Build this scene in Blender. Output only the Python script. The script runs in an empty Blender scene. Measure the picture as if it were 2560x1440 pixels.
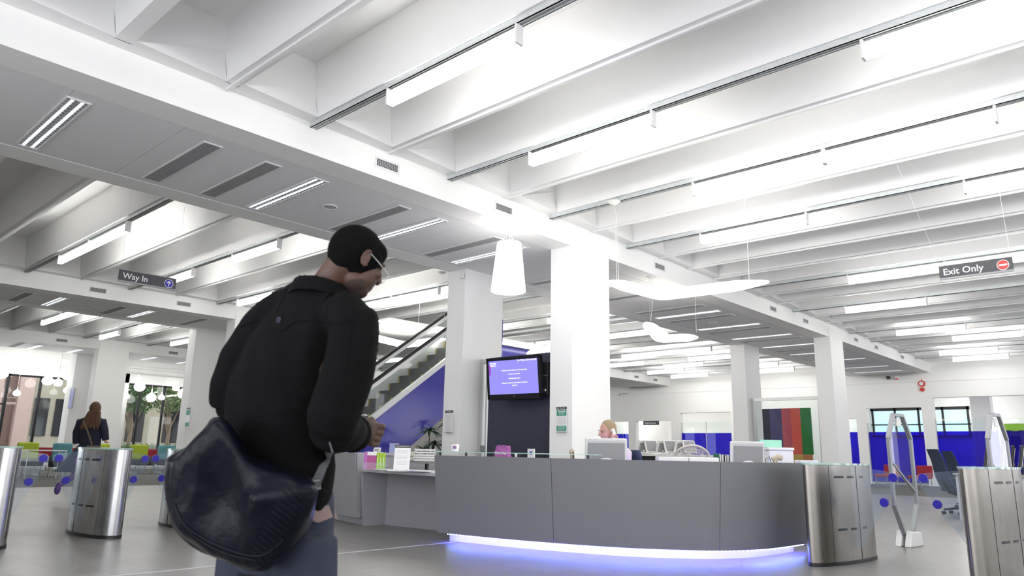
import bpy, math, random
from mathutils import Vector, Matrix, noise
import numpy as np
random.seed(7)
C = bpy.context.scene.collection
scene = bpy.context.scene
PI = math.pi
# ---------------------------------------------------------------- camera
YAW, PITCH, ROLL, FPX, EYE = 0.74581474, 0.22264352, 0.02067872, 1820.577, 1.0
cyw, syw, cp, sp = math.cos(YAW), math.sin(YAW), math.cos(PITCH), math.sin(PITCH)
fwd = Vector((cyw*cp, syw*cp, sp)); rgt0 = Vector((syw, -cyw, 0)); up0 = rgt0.cross(fwd)
cr, sr = math.cos(ROLL), math.sin(ROLL)
rgt = rgt0*cr + up0*sr; upv = -rgt0*sr + up0*cr
cam_d = bpy.data.cameras.new('camera'); cam = bpy.data.objects.new('camera', cam_d); C.objects.link(cam)
cam_d.sensor_width = 36; cam_d.lens = FPX/2560*36; cam_d.clip_start = 0.05; cam_d.clip_end = 400
M3 = Matrix((rgt, upv, -fwd)).transposed()
cam.matrix_world = Matrix.Translation((0, 0, EYE)) @ M3.to_4x4()
cam_d.dof.use_dof = True; cam_d.dof.focus_distance = 9.0; cam_d.dof.aperture_fstop = 3.2
scene.camera = cam
# ---------------------------------------------------------------- world, exposure
w = bpy.data.worlds.new('world'); scene.world = w; w.use_nodes = True
bg = w.node_tree.nodes['Background']; bg.inputs[0].default_value = (0.92, 0.94, 1.0, 1); bg.inputs[1].default_value = 1.3
scene.view_settings.view_transform = 'Standard'; scene.view_settings.look = 'None'
scene.view_settings.exposure = 1.62; scene.view_settings.gamma = 1; scene.view_settings.use_curve_mapping = False
scene.cycles.use_denoising = True
scene.cycles.max_bounces = 10; scene.cycles.diffuse_bounces = 6; scene.cycles.glossy_bounces = 4
scene.cycles.transparent_max_bounces = 24; scene.cycles.sample_clamp_indirect = 6
scene.cycles.caustics_reflective = False; scene.cycles.caustics_refractive = False
LAMP = 8.6        # emission of the tubes
# ---------------------------------------------------------------- helpers
def ray(px, py):
    return fwd + rgt*((px-1280)/FPX) - upv*((py-720)/FPX)
def P(px, py, d):
    return Vector((0, 0, EYE)) + ray(px, py)*d
def onX(px, py, x): r = ray(px, py); return Vector((0, 0, EYE)) + r*(x/r.x)
def onY(px, py, y): r = ray(px, py); return Vector((0, 0, EYE)) + r*(y/r.y)
def onZ(px, py, z): r = ray(px, py); return Vector((0, 0, EYE)) + r*((z-EYE)/r.z)

def proj(p):
    d = Vector(p)-Vector((0, 0, EYE)); z = d.dot(fwd)
    return (1280+FPX*d.dot(rgt)/z, 720-FPX*d.dot(upv)/z) if z > .1 else (-9999, -9999)
def ranks(points):      # which of them the picture shows, counted from the left
    q = [(proj(p), i) for i, p in enumerate(points)]; vis = sorted((c[0], i) for c, i in q if -60 < c[0] < 2620 and -120 < c[1] < 1500); r = {i: ORD[k] for k, (_, i) in enumerate(vis)}
    n = 0; out = []
    for i in range(len(points)):
        if i in r: out.append('%s from the left' % r[i])
        else: out.append('%s of those outside the picture' % ORD[n]); n += 1
    return out
ORD = ['first', 'second', 'third', 'fourth', 'fifth', 'sixth', 'seventh', 'eighth', 'ninth', 'tenth', 'eleventh', 'twelfth', 'thirteenth', 'fourteenth', 'fifteenth', 'sixteenth', 'seventeenth', 'eighteenth', 'nineteenth', 'twentieth', 'twenty-first', 'twenty-second', 'twenty-third', 'twenty-fourth', 'twenty-fifth', 'twenty-sixth', 'twenty-seventh']
MATS = {}
def mat(name, col=(0.8, 0.8, 0.8), rough=0.5, metal=0.0, emit=0, emcol=None, bump=0, bscale=20, var=0, vscale=8, spec=0.5, coat=0, sheen=0, sss=0):
    m = bpy.data.materials.new(name); m.use_nodes = True; nt = m.node_tree; b = nt.nodes['Principled BSDF']
    b.inputs['Base Color'].default_value = (*col, 1); b.inputs['Roughness'].default_value = rough
    b.inputs['Metallic'].default_value = metal; b.inputs['Specular IOR Level'].default_value = spec
    if coat: b.inputs['Coat Weight'].default_value = coat
    if sheen: b.inputs['Sheen Weight'].default_value = sheen
    if emit:
        b.inputs['Emission Color'].default_value = (*(emcol or col), 1); b.inputs['Emission Strength'].default_value = emit
    tc = nt.nodes.new('ShaderNodeTexCoord')
    if var or bump:
        n = nt.nodes.new('ShaderNodeTexNoise'); n.inputs['Scale'].default_value = vscale if var else bscale
        n.inputs['Detail'].default_value = 5; nt.links.new(tc.outputs['Object'], n.inputs['Vector'])
    if var:
        mx = nt.nodes.new('ShaderNodeMix'); mx.data_type = 'RGBA'
        mx.inputs[6].default_value = (*[max(0, c*(1-var)) for c in col], 1); mx.inputs[7].default_value = (*[min(1, c*(1+var)) for c in col], 1)
        nt.links.new(n.outputs['Fac'], mx.inputs[0]); nt.links.new(mx.outputs[2], b.inputs['Base Color'])
    if bump:
        n2 = nt.nodes.new('ShaderNodeTexNoise'); n2.inputs['Scale'].default_value = bscale; n2.inputs['Detail'].default_value = 6
        nt.links.new(tc.outputs['Object'], n2.inputs['Vector'])
        bp = nt.nodes.new('ShaderNodeBump'); bp.inputs['Strength'].default_value = bump; bp.inputs['Distance'].default_value = 0.02
        nt.links.new(n2.outputs['Fac'], bp.inputs['Height']); nt.links.new(bp.outputs[0], b.inputs['Normal'])
    MATS[name] = m; return m
def glass_mat(name, tint=(0.93, 0.96, 0.95), refl=1.0, diff=None, dfac=0.0, rough=0.0):
    m = bpy.data.materials.new(name); m.use_nodes = True; nt = m.node_tree; nt.nodes.clear()
    o = nt.nodes.new('ShaderNodeOutputMaterial'); t = nt.nodes.new('ShaderNodeBsdfTransparent'); t.inputs[0].default_value = (*tint, 1)
    g = nt.nodes.new('ShaderNodeBsdfGlossy'); g.inputs['Roughness'].default_value = rough; g.inputs[0].default_value = (refl, refl, refl, 1)
    f = nt.nodes.new('ShaderNodeFresnel'); f.inputs[0].default_value = 1.45
    mx = nt.nodes.new('ShaderNodeMixShader'); ge = nt.nodes.new('ShaderNodeNewGeometry'); su = nt.nodes.new('ShaderNodeMath'); su.operation = 'MULTIPLY_ADD'; su.inputs[1].default_value = -1; su.inputs[2].default_value = 1; mu = nt.nodes.new('ShaderNodeMath'); mu.operation = 'MULTIPLY'
    nt.links.new(ge.outputs['Backfacing'], su.inputs[0]); nt.links.new(su.outputs[0], mu.inputs[0]); nt.links.new(f.outputs[0], mu.inputs[1]); nt.links.new(mu.outputs[0], mx.inputs[0])
    src = t
    if diff:
        d = nt.nodes.new('ShaderNodeBsdfDiffuse'); d.inputs[0].default_value = (*diff, 1)
        m2 = nt.nodes.new('ShaderNodeMixShader'); m2.inputs[0].default_value = dfac
        nt.links.new(t.outputs[0], m2.inputs[1]); nt.links.new(d.outputs[0], m2.inputs[2]); src = m2
    nt.links.new(src.outputs[0], mx.inputs[1]); nt.links.new(g.outputs[0], mx.inputs[2]); nt.links.new(mx.outputs[0], o.inputs[0])
    MATS[name] = m; return m
def steel_mat(name, base=0.55, rough=0.28):
    m = mat(name, (base, base, base*0.99), rough, 1.0); nt = m.node_tree; b = nt.nodes['Principled BSDF']
    tc = nt.nodes['Texture Coordinate']; mp = nt.nodes.new('ShaderNodeMapping'); mp.inputs['Scale'].default_value = (60, 60, 1.2)
    n = nt.nodes.new('ShaderNodeTexNoise'); n.inputs['Scale'].default_value = 1.0; n.inputs['Detail'].default_value = 6
    nt.links.new(tc.outputs['Object'], mp.inputs[0]); nt.links.new(mp.outputs[0], n.inputs['Vector'])
    r = nt.nodes.new('ShaderNodeMapRange'); r.inputs[3].default_value = rough*0.6; r.inputs[4].default_value = rough*1.5
    nt.links.new(n.outputs['Fac'], r.inputs[0]); nt.links.new(r.outputs[0], b.inputs['Roughness'])
    rc = nt.nodes.new('ShaderNodeMapRange'); rc.inputs[3].default_value = base*0.75; rc.inputs[4].default_value = base*1.25
    n3 = nt.nodes.new('ShaderNodeTexNoise'); n3.inputs['Scale'].default_value = 3; n3.inputs['Detail'].default_value = 3
    nt.links.new(tc.outputs['Object'], n3.inputs['Vector'])
    nt.links.new(n3.outputs['Fac'], rc.inputs[0])
    cc = nt.nodes.new('ShaderNodeCombineColor'); [nt.links.new(rc.outputs[0], cc.inputs[i]) for i in range(3)]
    if base < .4:  # warm tint put into the colour for brownish reflections
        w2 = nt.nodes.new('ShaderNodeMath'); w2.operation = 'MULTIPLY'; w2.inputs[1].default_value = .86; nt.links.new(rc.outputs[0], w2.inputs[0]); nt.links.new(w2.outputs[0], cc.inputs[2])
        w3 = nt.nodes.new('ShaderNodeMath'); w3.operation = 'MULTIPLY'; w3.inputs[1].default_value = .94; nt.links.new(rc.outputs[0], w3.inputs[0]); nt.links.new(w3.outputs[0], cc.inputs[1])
    nt.links.new(cc.outputs[0], b.inputs['Base Color'])
    return m

class MB:
    def __init__(s): s.v = []; s.f = []; s.sm = []
    def add(s, vs, fs, smooth=False):
        o = len(s.v); s.v += [Vector(v) for v in vs]; s.f += [tuple(i+o for i in f) for f in fs]; s.sm += [smooth]*len(fs); return s
    def box(s, x0, x1, y0, y1, z0, z1):
        vs = [(x0, y0, z0), (x1, y0, z0), (x1, y1, z0), (x0, y1, z0), (x0, y0, z1), (x1, y0, z1), (x1, y1, z1), (x0, y1, z1)]
        return s.add(vs, [(0, 3, 2, 1), (4, 5, 6, 7), (0, 1, 5, 4), (1, 2, 6, 5), (2, 3, 7, 6), (3, 0, 4, 7)])
    def obox(s, c, ax, ay, az):   # centre and three half-axis vectors
        c, ax, ay, az = Vector(c), Vector(ax), Vector(ay), Vector(az)
        vs = [c+ax*i+ay*j+az*k for k in (-1, 1) for (i, j) in ((-1, -1), (1, -1), (1, 1), (-1, 1))]
        return s.add(vs, [(0, 3, 2, 1), (4, 5, 6, 7), (0, 1, 5, 4), (1, 2, 6, 5), (2, 3, 7, 6), (3, 0, 4, 7)])
    def bar(s, a, b, wd, ht=None, up=(0, 0, 1)):
        a, b = Vector(a), Vector(b); d = (b-a); L = d.length; d.normalize(); u = Vector(up)
        if abs(d.dot(u)) > .98: u = Vector((0, 1, 0))
        sd = d.cross(u).normalized(); u = sd.cross(d); ht = ht or wd
        return s.obox((a+b)/2, d*L/2, sd*wd/2, u*ht/2)
    def prism(s, poly, lo, hi, ax=2):    # polygon extruded along an axis
        def mk(p, h):
            if ax == 2: return (p[0], p[1], h)
            if ax == 1: return (p[0], h, p[1])
            return (h, p[0], p[1])
        n = len(poly); vs = [mk(p, lo) for p in poly]+[mk(p, hi) for p in poly]
        return s.add(vs, [tuple(range(n))[::-1], tuple(range(n, 2*n))]+[(i, (i+1) % n, n+(i+1) % n, n+i) for i in range(n)])
    def loft(s, rings, caps=True, smooth=True, closed=True):
        n = len(rings[0]); vs = [v for r in rings for v in r]; fs = []
        for k in range(len(rings)-1):
            for i in range(n if closed else n-1):
                j = (i+1) % n; fs.append((k*n+i, k*n+j, (k+1)*n+j, (k+1)*n+i))
        s.add(vs, fs, smooth)
        if caps:
            s.add(rings[0], [tuple(range(n))[::-1]]); s.add(rings[-1], [tuple(range(n))])
        return s
    def tube(s, path, r, n=10, smooth=True, caps=True, flat=1.0, side=None):
        path = [Vector(p) for p in path]; rr = r if isinstance(r, (list, tuple)) else [r]*len(path); rings = []
        prev = None
        for k, p in enumerate(path):
            t = (path[min(k+1, len(path)-1)]-path[max(k-1, 0)]).normalized()
            if prev is None:
                a = Vector(side) if side else (Vector((0, 0, 1)) if abs(t.z) < .9 else Vector((1, 0, 0)))
            else: a = prev
            a = (a - t*a.dot(t)).normalized(); b = t.cross(a); prev = a
            rings.append([p+(a*math.cos(2*PI*i/n)+b*math.sin(2*PI*i/n)*flat)*rr[k] for i in range(n)])
        return s.loft(rings, caps, smooth)
    def lathe(s, prof, n=24, c=(0, 0, 0), sx=1, sy=1, smooth=True, rot=0):
        c = Vector(c); rings = []
        for r, z in prof:
            rings.append([c+Vector((math.cos(2*PI*i/n)*r*sx, math.sin(2*PI*i/n)*r*sy, z)) for i in range(n)])
        return s.loft(rings, True, smooth)
    def ell(s, c, rx, ry=None, rz=None, R=None, n=16, m=10):
        c = Vector(c); ry = ry or rx; rz = rz or rx; R = R or Matrix.Identity(3); rings = []
        for k in range(m+1):
            a = -PI/2+PI*k/m; q = max(math.cos(a), 0.02)
            rings.append([c+R@Vector((rx*q*math.cos(2*PI*i/n), ry*q*math.sin(2*PI*i/n), rz*math.sin(a))) for i in range(n)])
        return s.loft(rings)
    def build(s, name, material, parent=None, world=False, bevel=0, seg=2):
        vs = s.v
        if world and parent is not None:
            q = parent
            Mx = Matrix.Identity(4)
            while q is not None: Mx = q.matrix_basis @ Mx; q = q.parent
            inv = Mx.inverted(); vs = [inv @ v for v in vs]
        me = bpy.data.meshes.new(name); me.from_pydata([tuple(v) for v in vs], [], s.f); me.update()
        me.polygons.foreach_set('use_smooth', s.sm)
        me.materials.append(material if not isinstance(material, str) else MATS[material])
        o = bpy.data.objects.new(name, me); C.objects.link(o)
        if parent is not None: o.parent = parent
        if bevel:
            b = o.modifiers.new('bevel', 'BEVEL'); b.width = bevel; b.segments = seg; b.limit_method = 'ANGLE'; b.angle_limit = .6
        return o
def tag(o, label=None, cat=None, group=None, kind=None):
    if label: o['label'] = label
    if cat: o['category'] = cat
    if group: o['group'] = group
    if kind: o['kind'] = kind
    return o
def thing(name, label, cat, loc=(0, 0, 0), rotz=0, group=None):
    o = bpy.data.objects.new(name, None); o.empty_display_size = .1; C.objects.link(o)
    o.location = loc; o.rotation_euler = (0, 0, rotz); return tag(o, label, cat, group)
def struct(name, mb, m, **k):
    return tag(mb.build(name, m, **k), kind='structure')
def dup(root, loc=None, rotz=None, label=None, group=None):
    def cp_(o, par):
        c = o.copy(); C.objects.link(c)
        if par is not None: c.parent = par
        for ch in list(o.children): cp_(ch, c)
        return c
    r = cp_(root, None)
    if loc is not None: r.location = loc
    if rotz is not None: r.rotation_euler = (0, 0, rotz)
    if label: r['label'] = label
    if group: r['group'] = group
    return r
def text_part(name, s, size, material, parent, M=None, align='CENTER', extrude=0.0008, bold=0.0):
    cu = bpy.data.curves.new(name, 'FONT'); cu.body = s; cu.size = size; cu.align_x = align; cu.align_y = 'CENTER'
    cu.extrude = extrude; cu.offset = bold; cu.resolution_u = 3
    t = bpy.data.objects.new(name+'_tmp', cu); C.objects.link(t)
    dg = bpy.context.evaluated_depsgraph_get(); me = bpy.data.meshes.new_from_object(t.evaluated_get(dg))
    bpy.data.objects.remove(t)
    me.name = name
    if M is not None: me.transform(M)
    me.materials.clear(); me.materials.append(MATS[material] if isinstance(material, str) else material)
    o = bpy.data.objects.new(name, me); C.objects.link(o); o.parent = parent; return o
def frame_M(origin, xd, yd):
    x = Vector(xd).normalized(); y = Vector(yd).normalized(); z = x.cross(y)
    return Matrix.Translation(Vector(origin)) @ Matrix((x, y, z)).transposed().to_4x4()
def blob(mb, name, material, parent, voxel=0.01, smooth=6, world=False, fold=0, fscale=6, fdir=(1, 1, .35), sub=0):
    """union of overlapping closed solids as ONE continuous surface"""
    o = mb.build(name+'_tmp', material, parent, world)
    r = o.modifiers.new('r', 'REMESH'); r.mode = 'VOXEL'; r.voxel_size = voxel; r.use_smooth_shade = True
    if smooth:
        sm = o.modifiers.new('s', 'SMOOTH'); sm.factor = .5; sm.iterations = smooth
    dg = bpy.context.evaluated_depsgraph_get(); ev = o.evaluated_get(dg); me = bpy.data.meshes.new_from_object(ev)
    if fold:
        me.update(); no = [v.normal.copy() for v in me.vertices]
        for v, n_ in zip(me.vertices, no):
            q = Vector((v.co.x*fdir[0], v.co.y*fdir[1], v.co.z*fdir[2]))*fscale
            a = noise.noise(q); b2 = noise.noise(q*2.3+Vector((5, 1, 3)))
            v.co += n_*fold*((1-abs(a)*2.2)*.6+b2*.35)
    me.name = name; me.materials.clear(); me.materials.append(MATS[material] if isinstance(material, str) else material)
    me.polygons.foreach_set('use_smooth', [True]*len(me.polygons))
    n = bpy.data.objects.new(name, me); C.objects.link(n); n.parent = parent
    bpy.data.objects.remove(o); return n
# ---------------------------------------------------------------- materials
mat('white_paint', (0.90, 0.90, 0.885), 0.55, bump=.05, bscale=60)
mat('ceiling_paint', (0.82, 0.82, 0.815), 0.6, bump=.06, bscale=40, var=.015, vscale=2)
mat('soffit_panel', (0.82, 0.82, 0.83), 0.6)
mat('wall_paint', (0.88, 0.88, 0.865), 0.6)
mat('dark_void', (0.03, 0.03, 0.03), 0.9)
mat('galvanised', (0.62, 0.65, 0.66), 0.5, 0.35, var=.2, vscale=14)
mat('white_metal', (0.80, 0.80, 0.80), 0.35)
mat('grey_metal', (0.30, 0.31, 0.32), 0.4, 0.5)
mat('alu', (0.62, 0.62, 0.61), 0.32, 0.8)
mat('grille', (0.45, 0.45, 0.46), 0.5)
mat('lamp', (1, 1, 1), 0.5, emit=LAMP, emcol=(1.0, 0.985, 0.95))
mat('lamp_warm', (1, 1, 1), 0.5, emit=2.6, emcol=(1.0, 0.97, 0.88))
mat('globe_glow', (1, 1, 1), 0.4, emit=2.4, emcol=(1.0, 0.985, 0.96))
mat('tube_glow', (1, 1, 1), 0.5, emit=2.2, emcol=(0.85, 0.90, 1.0))
mat('desk_laminate', (0.195, 0.197, 0.213), 0.42, var=.03, vscale=3)
mat('desk_laminate_lit', (0.34, 0.34, 0.362), 0.42, var=.03, vscale=3)  # lighter copy of the laminate, nearness to the lamps put into its colour
mat('desk_edge', (0.50, 0.50, 0.53), 0.4)
mat('worktop', (0.60, 0.60, 0.60), 0.35)
mat('plinth_white', (0.80, 0.80, 0.85), 0.3)
mat('led', (0.1, 0.12, 1), 0.5, emit=34, emcol=(0.09, 0.07, 1.0))
mat('led_bead', (0.5, 0.6, 1), 0.5, emit=14, emcol=(0.40, 0.62, 1.0))
mat('black', (0.012, 0.012, 0.014), 0.35)
mat('black_matte', (0.02, 0.02, 0.022), 0.7)
mat('black_gloss', (0.01, 0.01, 0.015), 0.08)
steel_mat('steel', .50, .24)
steel_mat('steel_brown_reflect', .31, .3)  # copy of the steel, darkened to match brownish reflections on the right gates
glass_mat('glass', (0.94, 0.97, 0.96))
glass_mat('glass_wing', (0.93, 0.95, 0.97), diff=(.6, .75, .95), dfac=.06)
glass_mat('glass_green', (0.75, 0.92, 0.86), diff=(.7, .9, .85), dfac=.35)
glass_mat('glass_blue', (0.10, 0.075, 0.80), diff=(0.05, 0.03, 0.55), dfac=.28)
mat('blue_dot', (0.02, 0.01, 0.42), 0.4)
mat('blue_panel', (0.055, 0.05, 0.36), 0.16, var=.06, vscale=1.5)
mat('sign_grey', (0.055, 0.055, 0.065), 0.4)
mat('sign_text', (0.85, 0.85, 0.87), 0.5)
mat('paper', (0.86, 0.86, 0.87), 0.6)
mat('print_grey', (0.45, 0.45, 0.5), 0.6)
mat('green_print', (0.06, 0.32, 0.22), 0.5)
mat('red_paint', (0.62, 0.04, 0.03), 0.4)
mat('white_plastic', (0.78, 0.78, 0.76), 0.4)
mat('cream_plastic', (0.72, 0.69, 0.60), 0.45)
mat('lcd_grey', (0.30, 0.30, 0.31), 0.35)
mat('grey_plastic', (0.33, 0.33, 0.34), 0.45)
# ================================================================ STRUCTURE
def tile_mat():
    m = mat('floor_tile', (0.2, 0.2, 0.2), 0.33); nt = m.node_tree; b = nt.nodes['Principled BSDF']
    tc = nt.nodes['Texture Coordinate']; mp = nt.nodes.new('ShaderNodeMapping'); mp.inputs['Rotation'].default_value = (0, 0, PI/2)
    br = nt.nodes.new('ShaderNodeTexBrick'); br.offset = .5; br.inputs['Scale'].default_value = 1; br.inputs['Brick Width'].default_value = .6; br.inputs['Row Height'].default_value = .3
    br.inputs['Mortar Size'].default_value = .003; br.inputs['Mortar Smooth'].default_value = .3
    br.inputs['Color1'].default_value = (.215, .207, .197, 1); br.inputs['Color2'].default_value = (.240, .231, .220, 1); br.inputs['Mortar'].default_value = (.11, .105, .10, 1)
    nt.links.new(tc.outputs['Object'], mp.inputs[0]); nt.links.new(mp.outputs[0], br.inputs[0])
    n = nt.nodes.new('ShaderNodeTexNoise'); n.inputs['Scale'].default_value = 1.3; n.inputs['Detail'].default_value = 6; nt.links.new(tc.outputs['Object'], n.inputs[0])
    mx = nt.nodes.new('ShaderNodeMix'); mx.data_type = 'RGBA'; mx.blend_type = 'MULTIPLY'; mx.inputs[0].default_value = 1
    r = nt.nodes.new('ShaderNodeMapRange'); r.inputs[3].default_value = .82; r.inputs[4].default_value = 1.18; nt.links.new(n.outputs[0], r.inputs[0])
    nt.links.new(br.outputs[0], mx.inputs[6]); nt.links.new(r.outputs[0], mx.inputs[7]); nt.links.new(mx.outputs[2], b.inputs['Base Color'])
    bp = nt.nodes.new('ShaderNodeBump'); bp.inputs['Strength'].default_value = .35; bp.inputs['Distance'].default_value = .004; bp.invert = True
    nt.links.new(br.outputs['Fac'], bp.inputs['Height']); nt.links.new(bp.outputs[0], b.inputs['Normal'])
    r2 = nt.nodes.new('ShaderNodeMapRange'); r2.inputs[3].default_value = .24; r2.inputs[4].default_value = .42; nt.links.new(n.outputs[0], r2.inputs[0]); nt.links.new(r2.outputs[0], b.inputs['Roughness'])
tile_mat()
mat('carpet', (0.15, 0.15, 0.14), 0.95, var=.25, vscale=60, bump=.3, bscale=300)
struct('floor', MB().box(-3, 34.8, -5, 19.9, -.2, 0), 'floor_tile')
struct('floor', MB().box(-3, 34.8, 19.9, 36.7, -.2, 0), 'carpet')
struct('floor', MB().box(24.5, 34.8, -5, 10.6, 0, .006), 'carpet')
struct('trim_1', MB().box(-3, 6.6, 6.33, 6.36, 0, .004), 'desk_edge')      # pale strip set in the floor
ZB = 4.7; ZR = 5.12; ZT = 5.85
RX = [4.672+1.207*k for k in range(-5, 26)]
RAILX = [-.15, 2.26, 4.66, 7.06, 9.50, 11.92, 14.33, 16.75, 18.5, 20.25, 22.6, 24.9, 27.12, 28.8, 30.5, 32.7]
BAYS = [(-5.0, 7.87), (11.12, 20.45), (23.45, 31.6)]
for bi, (ya, yb) in enumerate(BAYS):
    m = MB(); m.box(-3, 34.8, ya, yb, ZT, ZT+.2)
    bands = []
    if bi: bands.append((ya, ya+.18))
    bands.append((yb-.18, yb))
    for (p, q) in bands: m.box(-3, 34.8, p, q, ZR, ZT)
    for x in RX:
        if x < -2.9: continue
        m.prism([(x-.085, ZR), (x+.085, ZR), (x+.17, ZT), (x-.17, ZT)], ya+(.17 if bi else 0), yb-.17, ax=1)
    # pale chamfer at the foot of every coffer end
    for x0, x1 in zip(RX[:-1], RX[1:]):
        if x0 < -2.9: continue
        ends = [(yb-.18, -1)]+([(ya+.18, 1)] if bi else [])
        for (ye, sg) in ends:
            m.add([(x0+.085, ye, ZR), (x1-.085, ye, ZR), (x1-.15, ye, ZR+.36), (x1-.085, ye+sg*.02, ZR), (x0+.085, ye+sg*.10, ZR)], [(0, 4, 3, 1), (0, 1, 2), (4, 2, 3)])
    struct('ceiling', m, 'ceiling_paint')
SPINES = [(7.87, 11.12), (20.45, 23.45), (31.6, 34.6)]
for si, (ya, yb) in enumerate(SPINES):
    m = MB(); e = .47
    m.box(-3, 34.8, ya, ya+e, ZB, ZT+.2); m.box(-3, 34.8, yb-e, yb, ZB, ZT+.2)
    struct('trim_2', m, 'white_paint')
    m = MB(); m.box(-3, 34.8, ya+e, yb-e, ZB+.08, ZB+.1); struct('ceiling', m, 'dark_void')
    m = MB(); xs = [-3+1.2*k+.26 for k in range(0, 32)]
    for x0, x1 in zip(xs[:-1], xs[1:]):
        m.box(x0+.003, min(x1, 34.8)-.003, ya+e+.016, yb-e-.016, ZB+.004, ZB+.03)
    struct('ceiling', m, 'soffit_panel')
# columns in pairs under the spines
CX = [(-2.2, -1.05), (10.08, 11.22), (22.98, 24.1)]
for si, (ya, yb) in enumerate(SPINES):
    for (x0, x1) in CX:
        if x0 < 0: continue
        for (p, q) in ((ya-.03, ya+.47), (yb-.49, yb+.02)):
            struct('column', MB().box(x0, x1, p, q, 0, ZB+.3), 'white_paint')
# ---- end wall with its openings
XW = 34.8
m = MB(); T = .3
m.box(XW, XW+T, -5, 37, 4.38, 6.1)
def pier(y0, y1, z0=0, z1=4.38): m.box(XW, XW+T, y0, y1, z0, z1)
pier(7.88, 8.34); m.box(XW, XW+T, 8.34, 10.57, 3.25, 4.38); pier(10.57, 11.0)
m.box(XW, XW+T, 11.0, 11.9, 2.8, 4.38); pier(11.9, 17.0); m.box(XW, XW+T, 17.0, 19.85, 3.24, 4.38); pier(19.85, 20.4)
m.box(XW, XW+T, 20.4, 22.62, 2.86, 4.38); pier(22.62, 23.1); m.box(XW, XW+T, 23.1, 24.8, 2.84, 4.38); pier(24.8, 37)
m.box(XW, XW+T, -5, 7.88, 3.63, 4.38); pier(-5, -1)
struct('wall_right', m, 'wall_paint')
m = MB(); m.box(XW-.03, XW, -5, 36.7, 4.30, 4.35); struct('trim_3', m, 'white_metal')
# rooms seen through the openings
m = MB(); m.box(42, 42.2, -5, 26, 0, 4.4); m.box(XW+T, 42, 12.6, 12.8, 0, 4.4); m.box(XW+T, 42, 24.9, 25, 0, 4.4)
struct('wall_back', m, 'wall_paint')
struct('floor', MB().box(XW, 42.2, -5, 26, -.2, 0), 'carpet'); struct('ceiling', MB().box(XW+T, 42.2, -5, 26, 4.4, 4.5), 'ceiling_paint')
# glass screens with blue film across the openings
def film(y0, y1, ztop, zblue, n):
    a = struct('window_1', MB().box(XW+.1, XW+.112, y0, y1, .1, zblue), 'glass_blue')
    b = struct('window_2', MB().box(XW+.1, XW+.112, y0, y1, zblue+.001, ztop), 'glass')
    if n:
        m = MB()
        for k in range(n+1):
            y = y0+(y1-y0)*k/n; m.box(XW+.09, XW+.122, y-.02, y+.02, 0, ztop)
        struct('trim_4', m, 'alu')
film(8.34, 10.57, 2.6, 2.22, 1); film(11.0, 11.9, 2.8, 2.22, 1); film(17.0, 19.85, 2.75, 2.2, 2); film(22.62, 24.6, 2.8, 2.16, 0)
film(-1, 7.88, 2.75, 2.24, 4)
# ---- left: outer glass wall behind the third beam
YG = 36.7
m = MB(); m.box(-3, 35, YG, YG+.35, 4.28, 6.2); m.box(-3, 35, YG-.1, YG+.1, 3.85, 4.28)
m.box(-3, 35, YG, YG+.3, -.2, .12); struct('wall_left', m, 'wall_paint')
m = MB()
for x in [5.99, 7.2, 9.64-1.22, 9.64, 10.82]: m.box(x-.05, x+.05, YG+.08, YG+.2, .1, 3.85)
for x in [13.82, 14.95, 16.1, 17.3]: m.box(x-.04, x+.04, YG+.08, YG+.2, .1, 3.85)
m.box(4, 11, YG+.08, YG+.2, 3.78, 3.87); m.box(13, 18, YG+.08, YG+.2, 3.78, 3.87)
m.box(7.25, 8.4, YG+.1, YG+.18, 2.55, 2.62)
struct('trim_5', m, 'black_matte')
m = MB(); m.box(11.0, 13.2, YG-.1, YG+.3, 0, 4.3); m.box(18, 35, YG, YG+.3, 0, 4.3); struct('wall_left', m, 'wall_paint')
struct('window_3', MB().box(-3, 11, YG+.13, YG+.142, .1, 3.85), 'glass'); struct('window_4', MB().box(13.2, 18, YG+.13, YG+.142, .1, 3.85), 'glass')
struct('ceiling', MB().box(-3, 35, 34.6, YG+.2, 4.95, 5.0), 'wall_paint')
# unseen walls behind the camera, added for darker reflections and gaps of daylight
mat('unseen_wall', (.56, .53, .50), .7, var=.15, vscale=1)
m = MB(); m.box(-3.1, -3, 7, 37, 0, 6); m.box(-3.1, -3, -5, 7, 4.4, 6)
for y in (-5, -2, 1, 4): m.box(-3.1, -3, y, y+.35, 0, 4.4)
struct('unseen_wall_front', m, 'unseen_wall')
m = MB(); m.box(-3, 42, -5.15, -5, 0, .5); m.box(-3, 42, -5.15, -5, 3.9, 6)
for k in range(15): m.box(-3+3*k, -3+3*k+(.8 if k % 2 else 1.5), -5.15, -5, .5, 3.9)
struct('wall_right', m, 'unseen_wall')  # unseen side wall, piers and openings shaped to streak the steel gates
# pipes above the glass wall
for i, (z, y) in enumerate(((4.62, 36.2), (4.48, 36.2))):
    tag(MB().tube([(4, y, z), (18, y, z)], .03, 8).build('ceiling_pipe', 'white_metal'), ['upper white pipe under the far left ceiling by the glass wall', 'lower white pipe under the far left ceiling by the glass wall'][i], 'pipe', 'pipes over the glass wall')
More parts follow.
